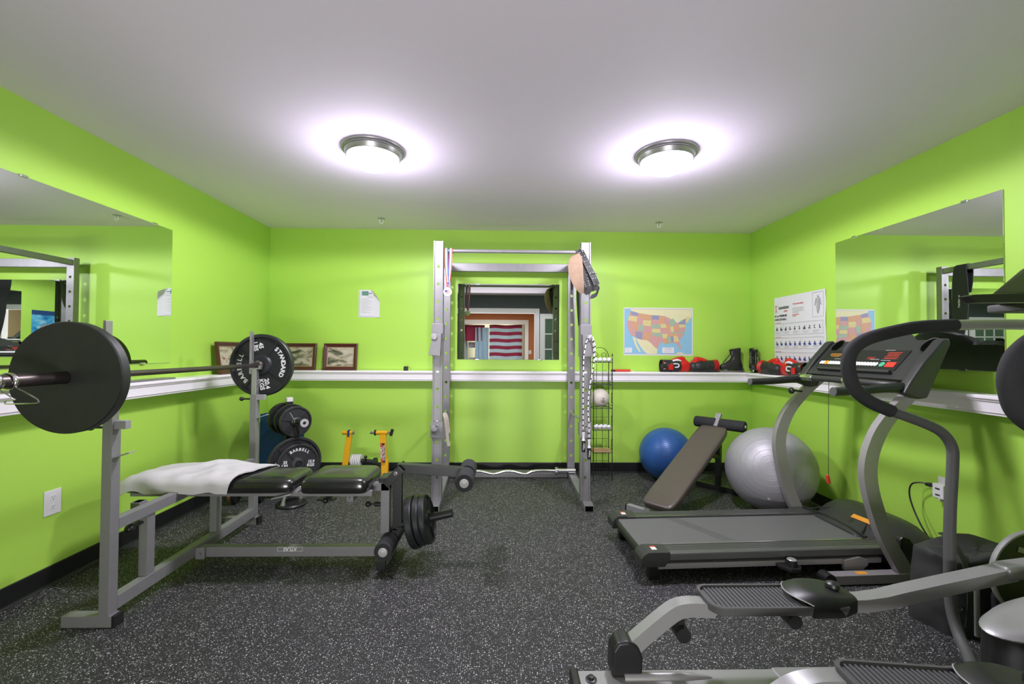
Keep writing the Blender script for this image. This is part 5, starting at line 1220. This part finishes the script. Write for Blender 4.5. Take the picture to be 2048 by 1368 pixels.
cbox('stop_button', 'redp', .190, .268, .275, .405, .008, bev=.003)
m = MB()
for q, (v0, v1) in enumerate(((.75, .87), (.74, .87), (.76, .85))): 
    a = cp(v0, .60-.035*q, .004); b = cp(v1, .60-.035*q+.012, .004); m.obox((a+b)/2, (Y, up, nr), (abs(cons_y(v1)-cons_y(v0)), .003, .0012))
m.build('yellow_print', 'orange', cn, local=True)
m = MB()
for q in range(5):
    a = cp(.21, .66-.04*q, .004); b = cp(.34, .66-.04*q, .004); m.obox((a+b)/2, (Y, up, nr), (.085-.006*(q % 3), .0035, .0012))
for q in range(2): a = cp(.44, .52-.04*q, .004); m.obox(a, (Y, up, nr), (.05, .003, .0012))
for q in range(2): a = cp(.60, .52-.04*q, .004); m.obox(a, (Y, up, nr), (.04, .003, .0012))
m.build('red_display', 'redled', cn, local=True)
m = MB()
for v0, w_ in ((.30, .45), (.62, .47), (.75, .46), (.40, .47), (.33, .72)): a = cp(v0, w_, .004); m.obox(a, (Y, up, nr), (.06, .002, .0010))
m.obox(cp(.69, .48, .004), (Y, up, nr), (.018, .006, .001)); m.build('white_print', 'white', cn, local=True)
cbox('book_rest_lip', 'treadgrey', .17, .86, .10, .16, .022)
for v in (.075, .885):
    mb = MB(); c = cp(v, .86, 0); mb.lathe([(.036, .002), (.041, .004), (.043, .001), (.041, -.002), (.036, -.003)], (0, 0, 0), nr, 36, close=True); 
    for vv in mb.bm.verts: d = vv.co.dot(up); vv.co += up*d*.35
    mb.bm.transform(Matrix.Translation(c)); mb.build('cup_holder_rim', 'treadgrey', cn, local=True)
    mb = MB(); mb.lathe([(0, .0022), (.037, .0022), (.037, .0005), (0, .0005)], (0, 0, 0), nr, 36)
    for vv in mb.bm.verts: d = vv.co.dot(up); vv.co += up*d*.35
    mb.bm.transform(Matrix.Translation(c)); mb.build('cup_well', 'well', cn, local=True)
for y0, yw in ((-.150, .058), (WD-.012, .055)):
    m = MB(); m.prism([(1.335, 1.015), (1.375, 1.080), (1.450, 1.180), (1.562, 1.300), (1.592, 1.308), (1.602, 1.275), (1.468, .992), (1.420, .985)], (0, y0, 0), X, Z, (0, yw, 0), .010); m.build('side_arm', 'treadgrey', t, local=True, ang=50)
m = MB(); m.tube([(1.345, -.10, 1.055), (1.315, -.01, 1.058), (1.300, WD/2-.05, 1.060), (1.315, WD-.09, 1.058), (1.345, WD-.01, 1.055)], .019, 18, 6); pb_ = m.build('pulse_bar', 'treadgrey', t, local=True)
for y in (.155, WD-.12):
    m = MB(); m.tube([(1.3045, y-.048, 1.060), (1.303, y-.03, 1.060), (1.3025, y+.03, 1.060), (1.3045, y+.048, 1.060)], [.017, .0212, .0212, .017], 18, 2); m.build('pulse_sensor', 'chrome', pb_, local=True)
for y in (-.105, WD-.002):
    m = MB(); m.tube([(1.38, y, 1.042), (1.28, y, 1.040), (1.15, y, 1.028), (1.02, y, 1.023), (.985, y, 1.022)], [.030, .026, .023, .023, .023], 20, 4); gr = m.build('side_grip', 'black', t, local=True)
    m = MB(); m.lathe([(0, 0), (.0225, 0), (.024, .004), (.0225, .007), (0, .007)], (.979, y, 1.022), X, 24); m.build('grip_end', 'rubber', gr, local=True)
m = MB(); m.tube([(1.285, WD/2-.02, 1.05), (1.280, WD/2-.02, .80), (1.278, WD/2-.02, .468)], .0018, 6); sc_ = m.build('safety_cord', 'black', t, local=True)
m = MB(); m.obox((1.276, WD/2-.02, .445), (Vector((1, 0, .2)).normalized(), Y, Vector((-.2, 0, 1)).normalized()), (.012, .022, .052), .003); m.build('red_clip', 'redp', sc_, local=True)

# ================================================================== elliptical trainer
EL = thing('elliptical_trainer', 'grey and black elliptical trainer in the right foreground', 'elliptical trainer', (1.0, 1.40, 0)); t = EL
m = MB(); m.ring_loft([[Vector((x, y, z)) for y, z in ((1.435, .035), (1.435, .105), (1.445, .118), (1.520, .118), (1.530, .105), (1.530, .035))] for x in (.268, .50, .95)], True); rl = m.build('near_floor_rail', 'elgrey', t, ang=30)
m = MB(); m.tube([(.42, 1.487, .118), (.62, 1.487, .118), (.72, 1.483, .118)], [.016, .016, .003], 12, 4); m.build('rail_rib', 'elgrey', rl)
m = MB(); m.box((.95, 1.425, .03), (1.75, 1.535, .118), .010); m.build('main_rail', 'elgrey', t)
m = MB(); m.box((.238, 1.425, .0), (.272, 1.540, .122), .014, 3); m.build('end_cap', 'black', t)
m = MB(); m.lathe([(0, 0), (.017, 0), (.019, .003), (.014, .005), (.010, .005), (.010, .012), (0, .013)], (.306, 1.480, .118), Z, 16); m.build('bolt', 'black', t)
m = MB(); m.cyl((.255, 1.10, .03), (.255, 1.42, .03), .028, 20); m.build('rear_crossbar', 'elgrey', t)
# pivot and pedal arm
def arm(y, dx, dz, ph):
    o = Vector((dx, 0, dz))
    m = MB(); m.prism([(-.048, -.072), (.058, -.072), (.062, -.01), (.045, .030), (.012, .050), (-.025, .045), (-.045, .015)], Vector((.425, y-.036, .190))+Vector((dx, 0, 0)), X, Z, (0, .072, 0), .010); m.build('pivot_housing', 'black', t, ang=50)
    path = [(.430, .185), (.520, .260), (.600, .322), (.645, .336), (.690, .336), (.742, .333)]
    m = MB(); pts = [Vector((a+dx, y, b+dz)) for a, b in path]
    q = []
    for i in range(len(pts)-1):
        p0 = pts[max(i-1, 0)]; p1 = pts[i]; p2 = pts[i+1]; p3 = pts[min(i+2, len(pts)-1)]
        for k in range(5): s_ = k/5; q.append(.5*((2*p1)+(p2-p0)*s_+(2*p0-5*p1+4*p2-p3)*s_*s_+(3*p1-p0-3*p2+p3)*s_**3))
    q.append(pts[-1])
    if dz: q[0].z = .185; 
    rings = []
    for i, p in enumerate(q):
        tg = (q[min(i+1, len(q)-1)]-q[max(i-1, 0)]).normalized(); nn_ = Vector((-tg.z, 0, tg.x)); hw, hh = .024, .024
        rings.append([p+Y*hw+nn_*hh, p+Y*hw-nn_*hh, p-Y*hw-nn_*hh, p-Y*hw+nn_*hh])
    m.ring_loft(rings); m.build('swing_arm', 'elgrey', t, ang=40)
    m = MB(); bx = .625+dx; bz = .258+dz; m.cyl((bx, y-.036, bz), (bx, y+.02, bz), .0250, 28); m.obox((bx, y, bz+.028), (X, Y, Z), (.022, .03, .05)); m.build('arm_stop', 'black', t)
    m = MB(); m.cyl((1.010+dx, y-.040, .303+dz), (1.010+dx, y+.02, .303+dz), .0235, 28); m.build('arm_stop', 'black', t)
def pedal(c, ux, tilt, far_w=.155):
    # pedal plate with raised rim, ribs and toe cup; c = rear near corner, ux along
    ux = Vector(ux).normalized(); wy = Vector((-ux.y, ux.x, 0)).normalized(); nz = ux.cross(wy).normalized()
    c = Vector(c); Lp, Wp = .475, far_w
    def q(a, b, h=0): return c+ux*a+wy*b+nz*h
    def out(ins):
        P = []; r_ = .055-ins*.6
        for cx_, cy_, a0 in ((ins+r_, ins+r_, PI), (Lp-ins-.01, ins+.01, 1.5*PI), (Lp-ins-.01, Wp-ins-.01, 0), (ins+r_*.7, Wp-ins-r_*.7, PI/2)):
            rad = r_ if a0 == PI else (.01 if a0 in (1.5*PI, 0) else r_*.7)
            for k in range(7): a = a0+PI/2*k/6; P.append((cx_+rad*math.cos(a), cy_+rad*math.sin(a)))
        return P
    o0, o1 = out(0), out(.010)
    m = MB(); m.ring_loft([[q(a, b, -.030) for a, b in out(.006)], [q(a, b, -.004) for a, b in o0], [q(a, b, .0) for a, b in out(.002)], [q(a, b, .0) for a, b in o1], [q(a, b, -.010) for a, b in out(.012)]]); pd_ = m.build('pedal', 'rubber', t, ang=40)
    m = MB(); n = 22
    for k in range(n): a = .035+(Lp-.16)*k/(n-1); m.obox(q(a+.0, Wp/2, -.008), (ux, wy, nz), (.0075, Wp-.028, .006), .002)
    m.build('pedal_ribs', 'rubber', pd_)
    # toe cup
    m = MB(); rings = []
    for k in range(15):
        f = k/14; a = Lp-.130+.175*f; h = .028*min(1, .15+f*3.2)**.6*(1-max(0, f-.45)**1.6*1.55); w0 = .030*max(0, f-.5)**1.3*2.4; bot = -.036+.012*max(0, f-.8)
        ring = []
        for b_ in range(17):
            v = b_/16; e = (1-abs(2*v-1)**5)**.5 if 0 < b_ < 16 else 0
            ring.append(q(a-.045*(1-f)*math.sin(v*PI)**.7*(1 if f < .3 else max(0, 1-(f-.3)*2.2)), w0+(Wp-2*w0)*v, .004+h*max(e, .12)))
        rings.append(ring+[q(a, Wp-w0, bot), q(a, w0, bot)])
    m.ring_loft(rings); m.build('toe_cup', 'black', pd_, ang=60)
    m = MB(); m.tube(rings[0][:17], .0020, 6); m.build('bright_rim', 'caps', pd_)
    m = MB(); kc = q(Lp-.012, Wp*.45, .017); m.lathe([(0, 0), (.008, 0), (.009, .008), (.019, .010), (.023, .018), (.021, .028), (.012, .033), (0, .034)], kc, nz, 16); m.build('adjust_knob', 'black', pd_)
arm(1.520, 0, 0, 0)
pedal((.708, 1.447, .372), (1, .012, -.006), 0)
m = MB(); pts_ = [Vector(p) for p in ((1.18, 1.525, .345), (1.28, 1.530, .343), (1.36, 1.535, .350), (1.44, 1.538, .366), (1.60, 1.542, .396), (1.84, 1.547, .440))]
m.ring_loft([[p+Y*sy*.0275+nq*sz*.022 for sy, sz in ((1, 1), (1, -1), (-1, -1), (-1, 1))] for p, nq in [(p, Vector((-(pts_[min(i+1, 5)]-pts_[max(i-1, 0)]).z, 0, (pts_[min(i+1, 5)]-pts_[max(i-1, 0)]).x)).normalized()) for i, p in enumerate(pts_)]]); m.build('crank_arm', 'elgrey', t, ang=20)
m = MB(); m.obox((1.90, 1.545, .452), (Vector((1, 0, .12)).normalized(), Y, Vector((-.12, 0, 1)).normalized()), (.20, .066, .052), .016, 4); m.cyl((1.935, 1.545, .470), (1.935, 1.545, .486), .014, 20); m.build('arm_joint', 'elgrey', t)
# near pedal and its arm, partly below the frame
m = MB(); cpt = [Vector((.60, 1.165, .190)), Vector((.70, 1.165, .262)), Vector((.78, 1.165, .318)), Vector((.84, 1.165, .336)), Vector((.89, 1.165, .338)), Vector((.94, 1.165, .336))]
rings = []; q = []
for i in range(len(cpt)-1):
    p0 = cpt[max(i-1, 0)]; p1 = cpt[i]; p2 = cpt[i+1]; p3 = cpt[min(i+2, len(cpt)-1)]
    for k in range(5): s_ = k/5; q.append(.5*((2*p1)+(p2-p0)*s_+(2*p0-5*p1+4*p2-p3)*s_*s_+(3*p1-p0-3*p2+p3)*s_**3))
q.append(cpt[-1])
for i, p in enumerate(q):
    tg = (q[min(i+1, len(q)-1)]-q[max(i-1, 0)]).normalized(); nn_ = Vector((-tg.z, 0, tg.x)); rings.append([p+Y*.025+nn_*.024, p+Y*.025-nn_*.024, p-Y*.025-nn_*.024, p-Y*.025+nn_*.024])
m.ring_loft(rings); m.build('swing_arm', 'elgrey', t, ang=40)
m = MB(); m.box((.24, 1.06, .03), (1.70, 1.15, .118), .01); m.build('near_floor_rail', 'elgrey', t)
m = MB(); m.prism([(-.048, -.072), (.058, -.072), (.062, -.01), (.045, .030), (.012, .050), (-.025, .045), (-.045, .015)], (.60, 1.07, .190), X, Z, (0, .072, 0), .010); m.build('pivot_housing', 'black', t, ang=50)
pedal((.905, 1.055, .378), (1, -.055, -.045), 0, .155)
m = MB(); m.bar((1.42, 1.13, .37), (1.80, 1.13, .33), .055, .046, bev=.006); m.build('crank_arm', 'elgrey', t)
# drive housing
m = MB(); rings = []
for x, hw, hh in ((0, 0, 0),):
    pass
hc = Vector((1.615, 1.335, 0)); N = 36
def ov(cx_, cy_, rx, ry, z, tilt=0): return [Vector((cx_+rx*math.cos(2*PI*k/N), cy_+ry*math.sin(2*PI*k/N), z+tilt*math.cos(2*PI*k/N))) for k in range(N)]
m.ring_loft([ov(1.71, 1.335, .195, .10, .06), ov(1.705, 1.335, .19, .095, .20), ov(1.70, 1.335, .180, .085, .385, .03), ov(1.70, 1.335, .178, .083, .39, .03)]); m.build('drive_housing', 'black', t, ang=40)
m = MB(); m.ring_loft([ov(1.70, 1.335, .184, .089, .386, .03), ov(1.70, 1.335, .186, .091, .392, .032), ov(1.705, 1.335, .178, .083, .415, .045), ov(1.72, 1.335, .14, .06, .438, .055), ov(1.75, 1.335, .06, .02, .455, .03)]); m.build('housing_top', 'elgrey', t, ang=60)
m = MB(); m.ring_loft([ov(1.74, 1.335, .235, .13, .0), ov(1.74, 1.335, .235, .13, .10), ov(1.73, 1.335, .215, .115, .125)]); m.build('housing_base', 'treadgrey', t, ang=40)
m = MB(); m.tube([p for p in ov(1.73, 1.335, .218, .118, .127)]+[ov(1.73, 1.335, .218, .118, .127)[0]], .003, 6); m.build('bright_rim', 'chrome', t)
# crank disc
dc = Vector((2.060, 1.655, .375))
m = MB(); m.lathe([(0, -.006), (.158, -.006), (.160, .0), (.158, .006), (0, .006)], dc, Y, 64); ds = m.build('crank_disc', 'black', t)
m = MB(); m.lathe([(.158, -.009), (.165, -.009), (.168, 0), (.165, .009), (.158, .009)], dc, Y, 64, close=True); m.build('disc_rim', 'elgrey', ds)
m = MB(); m.obox(dc+Vector((-.02, -.0075, .085)), (Vector((1, 0, -.3)).normalized(), Y, Vector((.3, 0, 1)).normalized()), (.09, .002, .020), .0005); m.build('disc_label', 'blueink' if False else 'silverpaint', ds)
m = MB(); m.cyl((1.80, 1.62, .16), (1.80, 1.62, .34), .008, 10); m.build('brace_rod', 'elgrey', t)
m = MB(); m.bar((1.95, 1.40, .05), (2.08, 1.50, 1.35), .09, .09, up=(1, 0, 0), bev=.02); m.build('mast', 'treadgrey', t)
m = MB(); m.cyl((1.90, 1.06, .04), (1.90, 1.66, .04), .03, 20); m.build('front_crossbar', 'elgrey', t)
# handle tubes
fr = MB(); fr.tube([(1.55, 1.40, .170), (1.60, 1.45, .155), (1.665, 1.53, .155), (1.705, 1.60, .185), (1.722, 1.64, .26), (1.728, 1.65, .38), (1.732, 1.65, .60), (1.745, 1.65, .80), (1.742, 1.65, .865), (1.710, 1.65, .915), (1.650, 1.65, .950), (1.50, 1.65, 1.005)], .0185, 24, 8); h1 = fr.build('handle_tube', 'rubber', t, ang=60)
m = MB(); m.tube([(1.505, 1.65, 1.003), (1.42, 1.65, 1.040), (1.365, 1.65, 1.085), (1.340, 1.65, 1.145), (1.338, 1.65, 1.205), (1.362, 1.65, 1.250), (1.42, 1.65, 1.285), (1.52, 1.65, 1.312), (1.62, 1.65, 1.330), (1.76, 1.65, 1.338)], .0245, 24, 8); m.build('handle_grip', 'softblack', t, ang=60)
m = MB(); m.tube([(1.76, 1.65, 1.338), (1.90, 1.645, 1.342), (2.08, 1.62, 1.340)], .0205, 24, 4); m.build('handle_tube', 'elgrey', t, ang=60)
m = MB(); m.tube([(1.50, 1.05, 1.000), (1.36, 1.05, 1.035), (1.285, 1.05, 1.080), (1.262, 1.05, 1.135), (1.262, 1.05, 1.185), (1.290, 1.05, 1.235), (1.36, 1.05, 1.275), (1.55, 1.05, 1.32), (1.70, 1.05, 1.335)], .0245, 24, 8); m.build('handle_grip', 'softblack', t, ang=60)
m = MB(); m.tube([(1.50, 1.05, 1.0), (1.62, 1.05, .95), (1.70, 1.06, .86), (1.70, 1.10, .60), (1.70, 1.20, .30), (1.68, 1.30, .18)], .0245, 20, 8); m.build('handle_tube', 'rubber', t, ang=60)
m = MB(); m.tube([(1.70, 1.05, 1.335), (1.88, 1.10, 1.34), (2.08, 1.30, 1.34), (2.08, 1.62, 1.34)], .0235, 20, 6); m.build('handle_tube', 'elgrey', t, ang=60)
# console with pointed tray
m = MB(); t_ = bmesh.new()
for p in ((1.42, 1.228, 1.402), (1.42, 1.235, 1.386), (1.67, 1.36, 1.500), (1.95, 1.48, 1.600), (2.06, 1.235, 1.440), (2.06, 1.235, 1.388), (2.06, 1.48, 1.388), (1.71, 1.45, 1.388)): t_.verts.new(p)
r_h = bmesh.ops.convex_hull(t_, input=list(t_.verts)); bmesh.ops.bevel(t_, geom=list(t_.edges), offset=.004, segments=2, profile=.5, affect='EDGES'); m.merge(t_); ec = m.build('console', 'treadgrey', t, ang=40)
m = MB(); m.prism([(1.322, 1.392), (1.350, 1.374), (2.06, 1.386), (2.06, 1.412), (1.50, 1.404), (1.345, 1.398)], (0, 1.205, 0), X, Z, (0, .030, 0), .004); m.build('console_edge', 'black', ec)
m = MB(); m.box((1.60, 1.24, 1.362), (2.06, 1.40, 1.388), .006); m.build('console_underside', 'rubber', ec)

# ================================================================== gym bag
t = thing('gym_bag', 'black nylon gym bag slumped on the floor between treadmill and elliptical', 'bag', (2.17, 1.95, 0))
def bagpt(u, v):
    a = 2*PI*u; c, s2 = math.cos(a), math.sin(a)
    zz = v*.40; sq = 1-.10*v-.25*max(0, v-.8)*3
    rx = .255*sq; ry = .125*sq
    x = math.copysign(abs(c)**.55, c)*rx; y = math.copysign(abs(s2)**.6, s2)*ry
    n_ = noise.noise(Vector((x*7, y*7, zz*6)))*.022+noise.noise(Vector((x*18, y*18+4, zz*15)))*.008
    k = 1+n_/.25
    top = .37+.03*math.sin(x*11+1)-.10*max(0, x-.02)*1.6-.03*abs(y)/.1
    return (2.175+x*k, 1.950+y*k-.06*x, min(zz, top) if v < 1 else top)
m = MB(); NU, NV = 56, 22; rings = []
for j in range(NV+1): rings.append([Vector(bagpt(i/NU, j/NV)) for i in range(NU)])
top = rings[-1]; cx_ = sum((p for p in top), Vector())/NU
for f in (.7, .4, .12): rings.append([cx_+(p-cx_)*f+Z*(.0-.018*(1-f)+.010*noise.noise(p*14)) for p in top])
m.ring_loft(rings); bg = m.build('bag_body', 'bagcloth', t, ang=60)
m = MB(); m.prism([(-.12, 0), (.13, 0), (.14, .16), (.11, .195), (-.10, .20), (-.125, .17)], (2.20, 1.822, .04), X, Z, (0, -.028, 0), .014); m.build('side_pocket', 'bagcloth', t, ang=50)
m = MB(); m.tube([(2.085, 1.792, .235), (2.20, 1.788, .240), (2.325, 1.790, .232)], .003, 6, 4); m.build('zip', 'nickel', t)
m = MB(); strip(m, [(1.99, 1.83, .06), (1.985, 1.815, .18), (1.99, 1.83, .30), (2.01, 1.90, .385), (2.02, 1.97, .40)], [(1, .2, 0)]*5, [.03]*5, 24, .003, 2); m.build('webbing_strap', 'bagcloth', t)
m = MB(); strip(m, [(2.22, 1.82, .30), (2.27, 1.78, .335), (2.34, 1.79, .34), (2.40, 1.84, .30)], [Z+Y*.3]*4, [.03]*4, 20, .003, 2); m.build('webbing_strap', 'bagcloth', t)
m = MB(); m.tube([(1.945+.019*math.cos(a), 1.825-.004, .145+.013*math.sin(a)) for a in [2*PI*k/16 for k in range(17)]], .004, 8); m.build('ring', 'black', t)
m = MB(); m.obox((2.21, 1.808, .300), (X, Y, Z), (.05, .008, .024), .004); m.build('buckle', 'rubber', t)
